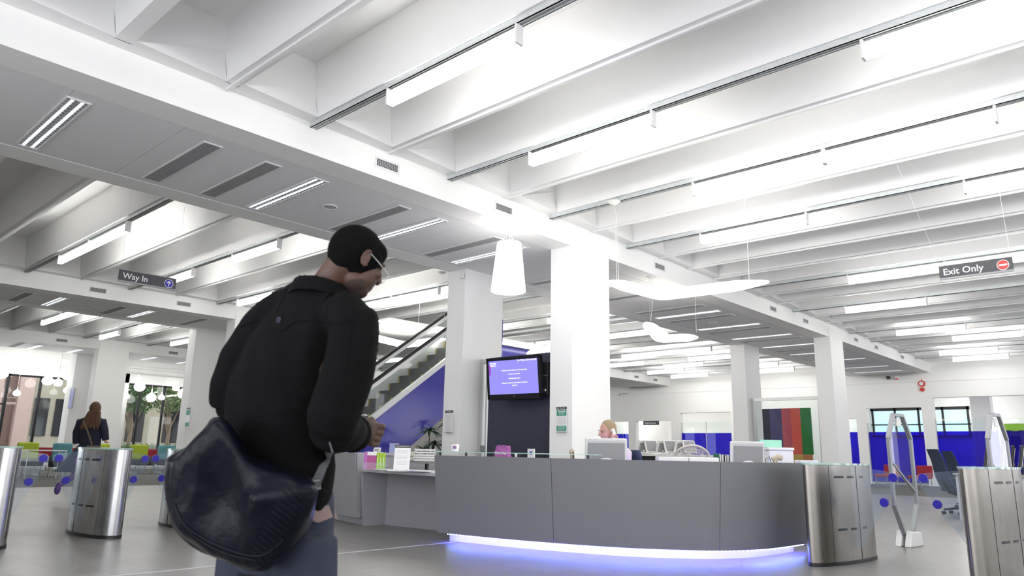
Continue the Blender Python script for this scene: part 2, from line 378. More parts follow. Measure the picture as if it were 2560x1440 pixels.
# ================================================================ CEILING FITTINGS
BAYN = ['in the front bay', 'in the middle bay', 'in the far left bay']
def rail(x, ya, yb, label, grp):
    t = thing('ceiling_rail', label, 'rail', (x, ya, ZR), 0, grp); L = yb-ya
    m = MB(); m.box(-.045, .045, 0, L, -.012, 0); m.box(-.045, -.035, 0, L, -.075, -.012); m.box(.035, .045, 0, L, -.075, -.012)
    m.box(-.045, -.02, 0, L, -.075, -.067); m.box(.02, .045, 0, L, -.075, -.067)
    m.build('channel', 'galvanised', t)
    MB().box(-.035, .035, .005, L-.005, -.05, -.02).build('cover', 'white_metal', t); return t
for bi, (ya, yb) in enumerate(BAYS):
    rk = ranks([(x, yb if not (bi == 0 and x in (14.33, 18.5, 22.6, 28.8)) else -400, ZR-.07) for x in RAILX])
    for k, x in enumerate(RAILX):
        if (bi and x < 3) or (not bi and x in (14.33, 18.5, 22.6, 28.8)): continue
        rail(x, ya, 1.4 if x == 2.26 else yb, 'grey galvanised ceiling rail %s, %s' % (BAYN[bi], rk[k]), 'galvanised rails under the ceiling ribs')
    ws = [x for x in RX if 0 < x < 34 and min(abs(x-r) for r in RAILX if bi or r not in (14.33, 18.5, 22.6, 28.8)) > .5]
    rk = ranks([(x, yb, ZR) for x in ws])
    for k, x in enumerate(ws):
        tag(MB().box(x-.02, x+.02, ya+.02, yb-.02, ZR-.032, ZR-.001).build('cable_trunking', 'white_metal'),
            'slim white cable trunking %s, %s' % (BAYN[bi], rk[k]), 'trunking', 'white trunking under the ceiling ribs')
def batten(x, y0, y1, label, grp):
    z = 4.85; t = thing('strip_light', label, 'ceiling light', (x, y0, z), 0, grp); L = y1-y0
    MB().box(-.046, .046, .03, L-.03, .0, .125).build('diffuser', 'lamp', t, bevel=.008)
    MB().box(-.035, .035, .02, L-.02, .126, .165).build('spine', 'white_metal', t)
    for y in (0, L-.028): MB().box(-.05, .05, y, y+.028, -.006, .2).build('end_bracket', 'white_metal', t, bevel=.003)
    return t
FX0 = [(4.66, -2.6, -.6), (2.26, -3, -1), (-.1, 1, 3), (-.1, -3, -1), (9.5, -3, -1), (4.66, 4.27, 6.29), (7.05, 4.25, 6.22), (7.08, -.1, 1.90), (9.50, 3.13, 5.08), (9.50, 1.17, 3.13), (11.92, 4.28, 6.26), (11.92, .0, 1.99), (16.76, 3.296, 5.24), (16.76, 1.34, 3.296),  # leading entries, out of view, are added to brighten the front
       (20.25, 4.47, 6.46), (24.9, 4.54, 6.47), (27.12, 3.45, 5.38), (27.12, 1.5, 3.45), (30.5, 4.66, 6.53), (32.7, 4.68, 6.56)]
FX1 = [(4.66, 16.0, 17.85), (4.66, 14.0, 16.0), (7.06, 12.8, 14.7), (7.06, 16.6, 18.4), (9.50, 17.3, 19.2), (11.92, 15.4, 17.3), (11.92, 13.5, 15.4), (16.75, 16.3, 18.2), (16.75, 12.05, 13.98), (20.25, 12.3, 14.2),
       (24.9, 14.8, 16.8), (24.9, 12.8, 14.8), (27.12, 17.1, 19.1), (30.5, 17.1, 19.1), (32.7, 17.0, 19.1), (27.12, 13.1, 15.0), (30.5, 12.6, 14.1), (32.7, 12.8, 14.8), (22.6, 16.2, 18.2), (28.8, 15.2, 17.2), (20.25, 17.5, 19.5)]  # last entries are extra lights added to brighten the far wall
FX2 = [(7.06, 24.0, 25.95), (7.06, 25.95, 27.9), (4.66, 23.7, 24.6), (9.50, 27.9, 29.8), (9.50, 24.1, 26.1), (11.92, 27.0, 29.3), (14.33, 25, 27), (16.75, 27, 29), (20.25, 25, 27), (24.9, 26, 28), (28.8, 25, 27), (32.7, 27, 29), (24.9, 29, 31)]  # later entries are extra lights added to brighten the dark hall
for bi, FX in enumerate((FX0, FX1, FX2)):
    rk = ranks([(x, (a+b)/2, 4.9) for x, a, b in FX])
    for k, (x, a, b) in enumerate(FX):
        batten(x, a, b, 'glowing white strip light %s, %s' % (BAYN[bi], rk[k]), 'strip lights hung from the rails')
# ---- fittings in the flat panels of the beams
def louvre(x, y0, y1, label, beam):
    t = thing('louvre_light', label, 'ceiling light', (x, y0, ZB), 0, 'louvred lights in the beam panels'); L = y1-y0; h = .125
    m = MB(); m.box(-h, h, 0, .02, -.012, .004); m.box(-h, h, L-.02, L, -.012, .004); m.box(-h, -h+.02, .02, L-.02, -.012, .004); m.box(h-.02, h, .02, L-.02, -.012, .004)
    m.build('frame', 'white_metal', t)
    MB().box(-h+.02, h-.02, .02, L-.02, 0.0, .004).build('reflector', 'grey_metal', t)
    for sx in (-.05, .05): MB().box(sx-.014, sx+.014, .04, L-.04, -.004, 0).build('tube', 'tube_glow', t)
    m = MB(); n = 22
    for k in range(1, n): y = L*k/n; m.box(-h+.02, h-.02, y-.004, y+.004, -.012, -.004)
    m.box(-.004, .004, .02, L-.02, -.012, -.004); m.build('louvre', 'alu', t)
def grille(x, y0, y1, label):
    t = thing('ceiling_grille', label, 'air grille', (x, y0, ZB), 0, 'air grilles in the beam panels'); L = y1-y0; h = .125
    m = MB(); m.box(-h, h, 0, .02, -.01, .004); m.box(-h, h, L-.02, L, -.01, .004); m.box(-h, -h+.02, .02, L-.02, -.01, .004); m.box(h-.02, h, .02, L-.02, -.01, .004)
    m.build('frame', 'white_metal', t); MB().box(-h+.02, h-.02, .02, L-.02, 0, .004).build('backing', 'grey_plastic', t)
    m = MB()
    for k in range(9): xx = -h+.028+k*(2*h-.056)/8; m.box(xx-.004, xx+.004, .02, L-.02, -.009, 0)
    m.build('slat', 'grille', t)
def speaker(x, y, label):
    t = thing('ceiling_speaker', label, 'speaker', (x, y, ZB), 0, 'round speakers in the beam panels')
    MB().lathe([(.12, .004), (.12, -.006), (.105, -.012), (.10, -.006), (.10, .004)], 28).build('rim', 'white_metal', t)
    MB().lathe([(.10, .002), (.10, -.005)], 28).build('mesh_cover', 'grille', t)
SN = ['in the nearest beam', 'in the second beam', 'in the third beam']
L1 = [2.17, 5.27, 7.57, 9.6, 13.2, 17.23, 19.6, 21.83, 24.1, 26.38, 28.7, 31.5, 33.4]; G1 = [3.70, 4.53, 6.78, 8.9, 12.0, 14.4, 16.35, 17.96, 20.3, 22.55, 25.3, 30]
L2 = [5.75, 7.98, 12.6, 2.2]; G2 = [4.97, 7.22, 9.51, 2.9]; L3 = [8.3, 9.7, 12.62, 14.2]; G3 = [7.65, 11.3]
for si, (ya, yb) in enumerate(SPINES):
    rl = ranks([(x, (ya+yb)/2, ZB) for x in (L1, L2, L3)[si]]); rg = ranks([(x, (ya+yb)/2, ZB) for x in (G1, G2, G3)[si]])
    for k, x in enumerate((L1, L2, L3)[si]): louvre(x, ya+.69, yb-.62, 'louvred tube light %s, %s' % (SN[si], rl[k]), si)
    for k, x in enumerate((G1, G2, G3)[si]): grille(x, ya+.69, yb-.62, 'grey slatted air grille %s, %s' % (SN[si], rg[k]))
for x, y, l in ((6.02, 9.48, 'round white ceiling speaker above the head of the man with the bag'), (18.73, 9.56, 'round white ceiling speaker beyond the column by the V shaped lamps'), (6.52, 21.8, 'round white ceiling speaker in the second beam left of the man')):
    speaker(x, y, l)
def vent(x, y, z, label, w_=.37):
    t = thing('wall_vent', label, 'vent', (x, y, z), 0, 'small vents on the beam faces'); h = w_/2; v = .05
    m = MB(); m.box(-h-.03, h+.03, -.008, 0, -v-.03, -v); m.box(-h-.03, h+.03, -.008, 0, v, v+.03); m.box(-h-.03, -h, -.008, 0, -v, v); m.box(h, h+.03, -.008, 0, -v, v); m.build('frame', 'white_metal', t)
    MB().box(-h, h, -.003, 0, -v, v).build('backing', 'black_matte', t)
    m = MB()
    for k in range(1, 5): zz = -v+2*v*k/5; m.box(-h, h, -.007, -.003, zz-.004, zz+.004)
    for k in range(1, 12): xx = -h+2*h*k/12; m.box(xx-.003, xx+.003, -.009, -.006, -v, v)
    m.build('slat', 'grille', t)
for k, x in enumerate((5.87, 8.28, 13.13, 18.9, 21.16, 25.53, 27.66, 30.85)): vent(x, 7.87, 4.92, 'small air vent on the long beam face, %s counted from the left' % ORD[k])
for k, x in enumerate((6.3, 8.53)): vent(x, 20.45, 4.9, 'small air vent on the second beam face, %s counted from the left' % ORD[k])
for k, x in enumerate((6.2, 8.74, 13.0)): vent(x, 31.6, 4.87, 'small air vent on the third beam face, %s counted from the left' % ORD[k])
for k, x in enumerate((31.6, 33.4)): vent(x, 20.45, 4.9, 'small air vent near the end wall on the second beam, %s from the left' % ORD[k])
# ================================================================ SERVICE DESK
def spline(pts, n):
    out = []
    for i in range(len(pts)-1):
        p0 = pts[max(i-1, 0)]; p1 = pts[i]; p2 = pts[i+1]; p3 = pts[min(i+2, len(pts)-1)]
        for k in range(n):
            t = k/n; out.append(tuple(.5*((2*p1[j])+(-p0[j]+p2[j])*t+(2*p0[j]-5*p1[j]+4*p2[j]-p3[j])*t*t+(-p0[j]+3*p1[j]-3*p2[j]+p3[j])*t**3) for j in range(len(p1))))
    out.append(tuple(pts[-1])); return out
def offs(cv, d):      # offset a curve to its outward (camera) side
    out = []
    for i, p in enumerate(cv):
        a = Vector(cv[max(i-1, 0)]); b = Vector(cv[min(i+1, len(cv)-1)]); t = (b-a).normalized(); n = Vector((t.y, -t.x))
        out.append((p[0]+n.x*d, p[1]+n.y*d))
    return out
DC = spline([(5.86, 6.5), (5.97, 5.75), (6.15, 5.02), (6.43, 4.30), (6.84, 3.74), (7.15, 3.50), (7.60, 3.33), (8.36, 3.26)], 8)
if Vector(offs(DC, .1)[10]).length > Vector(DC[10]).length: SG = -1
else: SG = 1
DT = offs(DC, SG*.10); DI = offs(DC, -SG*.035); DTI = offs(DT, -SG*.035)
i1 = min(range(len(DC)), key=lambda i: (DC[i][0]-6.15)**2+(DC[i][1]-5.02)**2); i2 = min(range(len(DC)), key=lambda i: (DC[i][0]-7.02)**2+(DC[i][1]-3.6)**2)
desk = thing('service_desk', 'curved grey customer services desk with blue light glowing beneath its front', 'desk', (6.9, 4.6, 0))
def strip3(cb, ct, cbi, cti, zb, zt, a, b):
    rings = [[Vector((*cb[i], zb)), Vector((*cbi[i], zb)), Vector((*cti[i], zt)), Vector((*ct[i], zt))] for i in range(a, b+1)]
    return MB().loft(rings, True, False)
for a, b in ((0, i1), (i1, i2), (i2, len(DC)-1)):
    m = MB()
    rings = []
    for i in range(a, b+1):
        rings.append([Vector((*DC[i], .1)), Vector((*DI[i], .1)), Vector((*DTI[i], .955)), Vector((*DT[i], .955))])
    g = .0025    # narrow joint between the panels
    if a: rings[0] = [v+(rings[1][0]-rings[0][0]).normalized()*g for v in rings[0]]
    if b < len(DC)-1: rings[-1] = [v-(rings[-1][0]-rings[-2][0]).normalized()*g for v in rings[-1]]
    m.loft(rings, True, False); o = m.build('front_panel', 'desk_laminate', desk, world=True)
PL = offs(DC, -SG*.16); PL2 = offs(DC, -SG*.19)
MB().loft([[Vector((*PL[i], 0)), Vector((*PL2[i], 0)), Vector((*PL2[i], .16)), Vector((*PL[i], .16))] for i in range(1, len(DC))], True, False).build('plinth', 'plinth_white', desk, world=True)
LS = offs(DC, -SG*.06)
tag(MB().tube([(*p, .112) for p in LS[2:]], .008, 6).build('light_strip', 'led', desk, world=True), 'glowing blue light strip')
m = MB(); acc = 0; LB = offs(DC, -SG*.03)
for i in range(2, len(LB)-1):
    a, b = Vector((*LB[i], .089)), Vector((*LB[i+1], .089)); n = max(1, int((b-a).length/.028))
    for k in range(n): m.ell(a.lerp(b, k/n), .006, n=6, m=4)
tag(m.build('light_beads', 'led_bead', desk, world=True), 'row of bright blue light points', kind='stuff')
WI = offs(DC, -SG*.62)
MB().loft([[Vector((*DI[i], .72)), Vector((*WI[i], .72)), Vector((*WI[i], .75)), Vector((*DI[i], .75))] for i in range(len(DC))], True, False).build('worktop', 'worktop', desk, world=True)
e0 = Vector((*DC[0], 0)); 
m = MB(); m.loft([[Vector((*DI[0], .1)), Vector((*WI[0], .1)), Vector((*WI[0], .72)), Vector((*DTI[0], .93))], [Vector((DI[0][0]+.004, DI[0][1]-.03, .1)), Vector((WI[0][0], WI[0][1]-.03, .1)), Vector((WI[0][0], WI[0][1]-.03, .72)), Vector((DTI[0][0]+.004, DTI[0][1]-.03, .93))]], True, False)
m.build('end_panel', 'desk_laminate', desk, world=True)
# glass shelf on small black stand-offs over the left end
GS = offs(DT, -SG*.01); GS2 = offs(DT, -SG*.26); ng = i1+6
tag(MB().loft([[Vector((*GS[i], .992)), Vector((*GS2[i], .992)), Vector((*GS2[i], 1.002)), Vector((*GS[i], 1.002))] for i in range(0, ng)], True, False).build('glass_shelf', 'glass_green', desk, world=True), 'narrow glass shelf')
for i in (1, 5, 12, 15, i1-1, i1+4):
    p = offs(DT, -SG*.03)[i]; q = offs(DT, -SG*.2)[i]
    for s_ in (p,): MB().lathe([(.014, 0), (.014, .036)], 10, (*s_, .956)).build('shelf_support', 'black', desk, world=True)
# low side section: kneehole with a shelf
SD = thing('side_desk', 'lower grey side desk with a knee hole, left of the curved desk', 'desk', (6.5, 7.6, 0))
MB().obox((6.66, 7.52, .35), (.012, .002, 0), (-.08, .84, 0), (0, 0, .35)).build('back_panel', 'desk_laminate_lit', SD, world=True)
m = MB(); m.prism([(5.93, 6.56), (6.62, 6.56), (6.9, 8.36), (6.18, 8.44), (6.03, 7.6)], .71, .75); tag(m.build('shelf', 'desk_edge', SD, world=True, bevel=.004), 'pale grey shelf')
MB().loft([[Vector((6.26, 8.42, 0.0)), Vector((6.70, 8.36, 0)), Vector((6.70, 8.40, 0)), Vector((6.26, 8.45, 0.0))], [Vector((6.18, 8.41, .71)), Vector((6.74, 8.34, .71)), Vector((6.74, 8.38, .71)), Vector((6.18, 8.45, .71))]], True, False).build('side_panel', 'desk_laminate_lit', SD, world=True)
# curved left wing of the desk
WC = spline([(6.22, 8.52), (6.28, 9.0), (6.48, 9.6), (6.9, 10.2), (7.6, 10.7)], 8); WO = [(x-.11*1, y+.0) for x, y in WC]; WB = [(x+.04, y-.01) for x, y in WC]; WOB = [(x+.04, y) for x, y in WO]
LW = thing('desk_wing', 'curved grey left wing of the desk, standing behind the hip of the man', 'desk', (6.7, 9.4, 0))
MB().loft([[Vector((*WC[i], .1)), Vector((*WB[i], .1)), Vector((*WOB[i], .955)), Vector((*WO[i], .955))] for i in range(len(WC))], True, False).build('front_panel', 'desk_laminate_lit', LW, world=True)
MB().loft([[Vector((x+.12, y, 0)), Vector((x+.15, y, 0)), Vector((x+.15, y, .12)), Vector((x+.12, y, .12))] for x, y in WC], True, False).build('plinth', 'desk_laminate_lit', LW, world=True)
MB().loft([[Vector((x+.0, y, .93)), Vector((x+.5, y-.1, .93)), Vector((x+.5, y-.1, .955)), Vector((x+.0, y, .955))] for x, y in WC], True, False).build('counter_top', 'desk_laminate_lit', LW, world=True)
MB().loft([[Vector((6.22, 8.52, .1)), Vector((6.95, 8.46, .1)), Vector((6.95, 8.46, .955)), Vector((6.13, 8.49, .955))], [Vector((6.24, 8.55, .1)), Vector((6.95, 8.49, .1)), Vector((6.95, 8.49, .955)), Vector((6.15, 8.55, .955))]], True, False).build('end_panel', 'desk_laminate_lit', LW, world=True)
# ================================================================ GATES
def gate(label, loc, th, a, b, L, wings, steel, side=1, extra=None):
    t = thing('entry_gate', label, 'gate', (*loc, 0), th, 'steel entry gates')
    N = 48
    def ring(z, g=0): return [Vector(((a+g)*math.cos(2*PI*i/N), (b+g)*math.sin(2*PI*i/N), z)) for i in range(N)]
    MB().loft([ring(0, .006), ring(.035, .006)]).build('base_ring', 'black', t)
    MB().loft([ring(.035), ring(.945)]).build('body', steel, t)
    tag(MB().loft([ring(.945, .012), ring(.965, .012)]).build('top_plate', 'glass_green', t), 'pale glass top plate')
    def onE(x, g=.002):
        return b*math.sqrt(max(0, 1-(x/a)**2))+g
    for sd in (side,):
        # door joint and sensor slots on the side the camera sees
        for (x, nm, wd) in ((-.38, 'door_joint', .0015), (.10, 'service_gap', .006)):
            y = onE(x)*sd; MB().box(x-wd, x+wd, min(y, y-sd*.004), max(y, y-sd*.004), .036, .944).build(nm, 'black', t)
        for z in (.83, .33):
            for (x0, x1) in ((-.30, -.15), (-.08, .04), (.17, .26)):
                m = MB(); n = 4; r1 = [];
                for k in range(n+1):
                    x = x0+(x1-x0)*k/n; y0 = onE(x, -.004)*sd; y1 = onE(x, .002)*sd; r1.append([Vector((x, y0, z-.011)), Vector((x, y1, z-.011)), Vector((x, y1, z+.011)), Vector((x, y0, z+.011))])
                m.loft(r1, True, False).build('sensor_slot', 'black', t)
    for sd in wings:
        y0 = sd*(b-.03); e = sd*(L-b+.03)
        m = MB(); poly = [(y0, .94), (y0+e*.93, .885), (y0+e, .865), (y0+e, .80), (y0+e*.16, .15), (y0, .15)]
        m.prism(poly, -.006, .006, ax=0); g = m.build('glass_wing', 'glass_wing', t); tag(g, 'clear glass wing with blue dots')
        for (yy, z) in ((y0+e-sd*.055, .84), (y0+e-sd*.16, .60)):
            mm = MB(); R = .041
            mm.add([(-.009, yy+R*math.cos(q*PI/12), z+R*math.sin(q*PI/12)) for q in range(24)]+[(.009, yy+R*math.cos(q*PI/12), z+R*math.sin(q*PI/12)) for q in range(24)], [tuple(range(24))[::-1], tuple(range(24, 48))]+[(i, (i+1) % 24, 24+(i+1) % 24, 24+i) for i in range(24)])
            d = mm.build('blue_dot', 'blue_dot', g)
    return t
gB = gate('oval steel gate post in the middle of the left row, behind the open hall floor', (3.21, 9.373), 1.628, .583, .186, .53, (1, -1), 'steel', side=1)
gA = gate('oval steel gate post with yellow handle cut by the left picture edge', (2.05, 9.10), 1.628, .583, .186, .53, (1, -1), 'steel', side=1)
gC = gate('oval steel gate post partly hidden behind the black leather bag', (4.37, 9.64), 1.628, .583, .186, .53, (1, -1), 'steel', side=1)
gD = gate('oval steel gate post standing against the right end of the grey desk', (7.99, 2.752), -.16, .619, .14, .61, (-1,), 'steel_brown_reflect', side=-1)
gE = gate('oval steel gate post at the right picture edge beside the office chairs', (8.04, 1.407), -.16, .619, .14, .65, (1,), 'steel_brown_reflect', side=-1)
# ================================================================ HANGING SIGNS, POSTERS, SCREEN
def hang_sign(label, o, xd, word, sz, tx, arrow, wires, w_=.92, h=.21):
    t = thing('hanging_sign', label, 'sign', o); xd = Vector(xd); yd = Vector((0, 0, 1)); nrm = xd.cross(yd)
    MB().obox((0, 0, 0), xd*w_/2, nrm*.008, yd*h/2).build('panel', 'sign_grey', t)
    m = MB(); m.obox(yd*(h/2-.004)+nrm*.002, xd*w_/2, nrm*.011, yd*.006); m.obox(yd*(-h/2+.012), xd*w_/2, nrm*.011, yd*.014); m.build('edge_rail', 'grey_plastic', t)
    text_part('lettering', word, sz, 'sign_text', t, frame_M(xd*tx+nrm*.0095, xd, yd), align='LEFT', bold=.0015)
    m = MB(); R = .068; c = xd*(w_/2-.12)+nrm*.0095
    def disc(r, zoff, nn=28): return [c+nrm*zoff+(xd*math.cos(2*PI*i/nn)+yd*math.sin(2*PI*i/nn))*r for i in range(nn)]
    if arrow:
        MB().add(disc(.075, .0005), [tuple(range(28))]).build('symbol_ring', 'sign_text', t); MB().add(disc(.066, .001), [tuple(range(28))]).build('symbol_disc', 'blue_dot', t)
        m = MB(); z = nrm*.0018
        def q(pts): m.add([c+z+xd*a+yd*b for a, b in pts], [tuple(range(len(pts)))])
        q([(-.009, -.045), (.009, -.045), (.009, .03), (-.009, .03)]); q([(0, .05), (-.036, .014), (-.036, -.006), (0, .028)]); q([(0, .028), (.036, -.006), (.036, .014), (0, .05)])
        m.build('arrow', 'sign_text', t)
    else:
        MB().add(disc(.075, .0005), [tuple(range(28))]).build('symbol_ring', 'sign_text', t); MB().add(disc(.067, .001), [tuple(range(28))]).build('symbol_disc', 'red_paint', t)
        m = MB(); m.add([c+nrm*.0018+xd*a+yd*b for a, b in ((-.052, -.013), (.052, -.013), (.052, .013), (-.052, .013))], [(0, 1, 2, 3)]); m.build('white_bar', 'sign_text', t)
    for (a, b) in wires: MB().tube([Vector(a)-Vector(o), Vector(b)-Vector(o)], .0022, 5).build('wire', 'white_metal', t)
    return t
hang_sign('dark grey hanging sign reading Way In with a white arrow in a blue disc', (4.58, 12.5, 3.69), (1, 0, 0), 'Way In', .135, -.40, True, [((4.15, 12.5, 3.79), (4.12, 12.5, 5.85)), ((5.01, 12.5, 3.79), (5.04, 12.5, 5.85))])
hang_sign('dark grey hanging sign reading Exit Only with a red no entry disc', (12.0, 1.99, 3.73), (0, -1, 0), 'Exit Only', .135, -.41, False, [((12, 2.43, 3.83), (10.76, 2.58, 5.12)), ((12, 1.55, 3.83), (11.97, 1.58, 5.05))])
hang_sign('small grey sign reading High Demand in the opening of the end wall', (34.5, 21.45, 2.72), (0, -1, 0), 'High Demand', .125, -.40, False, [((34.5, 21.0, 2.8), (34.78, 21.0, 2.86)), ((34.5, 21.9, 2.8), (34.78, 21.9, 2.86))], w_=.98, h=.22)
for o in [c for c in bpy.data.objects if c.parent and c.parent.name.startswith('hanging_sign') and c.parent['label'].find('High') > 0 and c.name.split('.')[0] in ('symbol_ring', 'symbol_disc', 'white_bar')]: bpy.data.objects.remove(o)
def poster(label, x, y, z, head, green):
    w_, h = .23, .44; t = thing('wall_notice', label, 'notice', (x, y, z))
    MB().box(-.008, 0, -w_/2, w_/2, -h/2, h/2).build('backing', 'white_metal', t)
    MB().box(-.012, -.008, -w_/2, w_/2, h/2-.045, h/2).build('header', 'sign_grey', t)
    MB().box(-.012, -.008, -w_/2, w_/2, -h/2, -h/2+.015).build('footer_rail', 'grey_plastic', t)
    F_ = lambda yy, zz: frame_M((-.0132, yy, zz), (0, -1, 0), (0, 0, 1))
    text_part('lettering', head, .032, 'sign_text', t, F_(0 if not green else -.02, h/2-.0225), extrude=.0003)
    if green:
        m = MB(); m.box(-.0128, -.012, .071, .085, h/2-.036, h/2-.009); m.box(-.0128, -.012, .064, .092, h/2-.027, h/2-.018); m.build('cross', 'sign_text', t)
        MB().box(-.0095, -.008, -w_/2+.008, w_/2-.008, .065, .165).build('title_block', 'green_print', t)
        MB().box(-.0095, -.008, -w_/2+.008, w_/2-.008, -.195, -.105).build('foot_block', 'green_print', t)
        text_part('title', 'First Aid', .044, 'sign_text', t, frame_M((-.0100, 0, .14), (0, -1, 0), (0, 0, 1)), extrude=.0003, bold=.0015)
        m = MB()
        for k in range(3): m.box(-.0100, -.0095, -.06, .06, .115-k*.012, .118-k*.012)
        for k in range(4): m.box(-.0100, -.0095, -.08+k*.006, .08, -.125-k*.018, -.121-k*.018)
        m.build('fine_print', 'sign_text', t)
        m = MB()
        for k in range(7):
            for c in (-.06, 0, .06): m.box(-.0090, -.008, c-.022, c+.018, .04-k*.018, .043-k*.018)
        m.build('table_print', 'print_grey', t)
    else:
        m = MB()
        for k in range(14): m.box(-.0090, -.008, -.07+((k*37) % 5)*.012, .08, .10-k*.021, .103-k*.021)
        m.build('table_print', 'print_grey', t)
p = onX(1404, 1049, 10.04); poster('green and white First Aid notice on the column right of the screen', 10.045, p.y, p.z, 'First Aid', True)
p = onX(1122.5, 1054, 10.04); poster('white printed notice headed Insurance on the column left of the screen', 10.045, p.y, p.z, 'Insurance', False)
# small green notices on the left column
for i, (px, py) in enumerate(((468, 1040), (468, 1064))):
    p = onX(px, py, 10.04)
    if i == 0:
        t = thing('wall_notice', 'slim green and white notice on the column left of the man', 'notice', (10.045, p.y-.05, p.z))
        MB().box(-.008, 0, -.14, .14, -.34, .25).build('backing', 'white_metal', t); MB().box(-.010, -.008, -.14, .14, .2, .25).build('header', 'sign_grey', t)
        MB().box(-.010, -.008, -.13, .13, .03, .18).build('title_block', 'green_print', t); MB().box(-.010, -.008, -.13, .13, -.32, -.2).build('foot_block', 'green_print', t)
# glass screen between the two columns with a dark board
t = thing('glass_partition', 'glazed partition with dark navy board between the two columns behind the desk', 'partition', (10.62, 9.5, 0))
m = MB(); m.box(10.57, 10.67, 8.32, 10.6, 2.78, 2.86); m.box(10.57, 10.67, 10.52, 10.6, 0, 2.78); m.box(10.57, 10.67, 8.32, 8.38, 0, 2.78); m.box(10.58, 10.66, 10.40, 10.44, 0, 2.78); m.build('frame', 'alu', t, world=True)
MB().box(10.60, 10.612, 8.38, 10.52, .02, 2.78).build('pane', 'glass', t, world=True)
mat('navy_board', (0.035, 0.038, 0.065), 0.55, var=.15, vscale=2)
MB().box(10.50, 10.565, 8.45, 10.28, .02, 2.86).build('board', 'navy_board', t, world=True)
m = MB(); m.box(10.54, 10.57, 10.40, 10.51, 1.0, 1.13); m.build('lock_plate', 'grey_metal', t, world=True)
m = MB(); m.box(10.545, 10.565, 8.36, 8.44, 1.2, 1.75); m.build('edge_strip', 'white_metal', t, world=True)
t = thing('key_tag', 'small orange red key tag hanging at the edge of the dark board', 'tag', (10.53, 8.44, 1.38)); MB().box(-.01, .01, -.03, .02, -.06, .05).build('tag_body', 'red_paint', t); MB().tube([(0, -.005, .05), (0, -.02, .09), (.01, -.03, .095)], .004, 6).build('string', 'white_metal', t)
# flat screen
mat('screen_blue', (.02, .02, .1), .25, emit=.34, emcol=(0.32, 0.29, 0.98)); mat('screen_purple', (.1, .02, .2), .3, emit=.3, emcol=(.30, .03, .45)); mat('screen_text', (.5, .5, .5), .4, emit=.40, emcol=(.9, .88, 1)); mat('screen_red', (.1, .01, .01), .3, emit=.3, emcol=(.9, .05, .12))
pc = onX(1283, 944, 10.2); tv = thing('wall_screen', 'black flat screen with a violet blue welcome page, hung on the dark board', 'screen', pc)
a, b = onX(1219, 944, 10.2), onX(1348, 944, 10.2); W2 = (a-b).length/2*.985; H2 = W2*.605
ux = Vector((.07, -1, 0)).normalized(); uz = Vector((-.10, 0, 1)).normalized(); un = ux.cross(uz)
m = MB(); m.obox(-un*.05, ux*W2, un*.03, uz*H2); m.obox(-un*.03-uz*(H2*1.0), ux*W2*.9, un*.02, uz*.02); m.build('case', 'black_gloss', tv, bevel=.012)
m = MB(); bz = .055
for (cx, cz, hx, hz) in ((0, H2-.03, W2, .03), (0, -H2+.045, W2, .045), (-W2+.03, 0, .03, H2), (W2-.035, 0, .035, H2)): m.obox(ux*cx+uz*cz-un*.012, ux*hx, un*.012, uz*hz)
m.build('bezel', 'black_gloss', tv)
SXc, SXw, SZc, SZw = -.002, W2-.065, .01, H2-.075
MB().obox(ux*SXc+uz*(SZc+.002)-un*.004, ux*(W2-.06), un*.003, uz*(H2-.066)).build('display', 'screen_blue', tv)
def tvt(s, x, z, sz, al='CENTER'): text_part('screen_text', s, sz, 'screen_text', tv, frame_M(ux*x+uz*z+un*.001, ux, uz), align=al, extrude=.0002, bold=.0005)
tvt('Thu 10 June 2010 10:22:58', W2-.09, H2*.80, .042, 'RIGHT')
tvt('Welcome to the Customer Services desk.', .03, H2*.36, .036); tvt('We aim to provide:', .03, H2*.18, .036); tvt('Membership advice', .03, -H2*.03, .036)
tvt('Enquiries assistance and General Customer', .03, -H2*.24, .035); tvt('guidance', .03, -H2*.36, .035)
m = MB()
for k in range(3): m.obox(ux*(-W2+.17)+uz*(H2*(.74-.07*k))+un*.0005, ux*.075, un*.0005, uz*.006)
m.build('screen_logo', 'screen_text', tv)
MB().obox(ux*(-W2+.085)+uz*(H2*.42), ux*.018, un*.0008, uz*.10).build('screen_tab', 'screen_purple', tv)
text_part('maker_mark', 'LG', .022, 'sign_text', tv, frame_M(ux*0-uz*(H2-.045)+un*.001, ux, uz), extrude=.0003)
MB().bar((.03, 0, 0), (.33, 0, 0), .2, .2).build('wall_bracket', 'black', tv)
pb = onX(1362, 946, 10.38); t = thing('computer_box', 'slim black computer case mounted behind the right edge of the screen', 'computer', (10.40, pb.y-.03, pb.z))
MB().box(-.05, .09, -.07, .10, -.30, .30).build('case', 'black', t, bevel=.01); MB().box(-.054, -.05, -.03, .0, -.24, -.20).build('badge', 'white_metal', t); MB().box(-.053, -.05, -.06, .08, .05, .06).build('front_slot', 'grey_plastic', t)
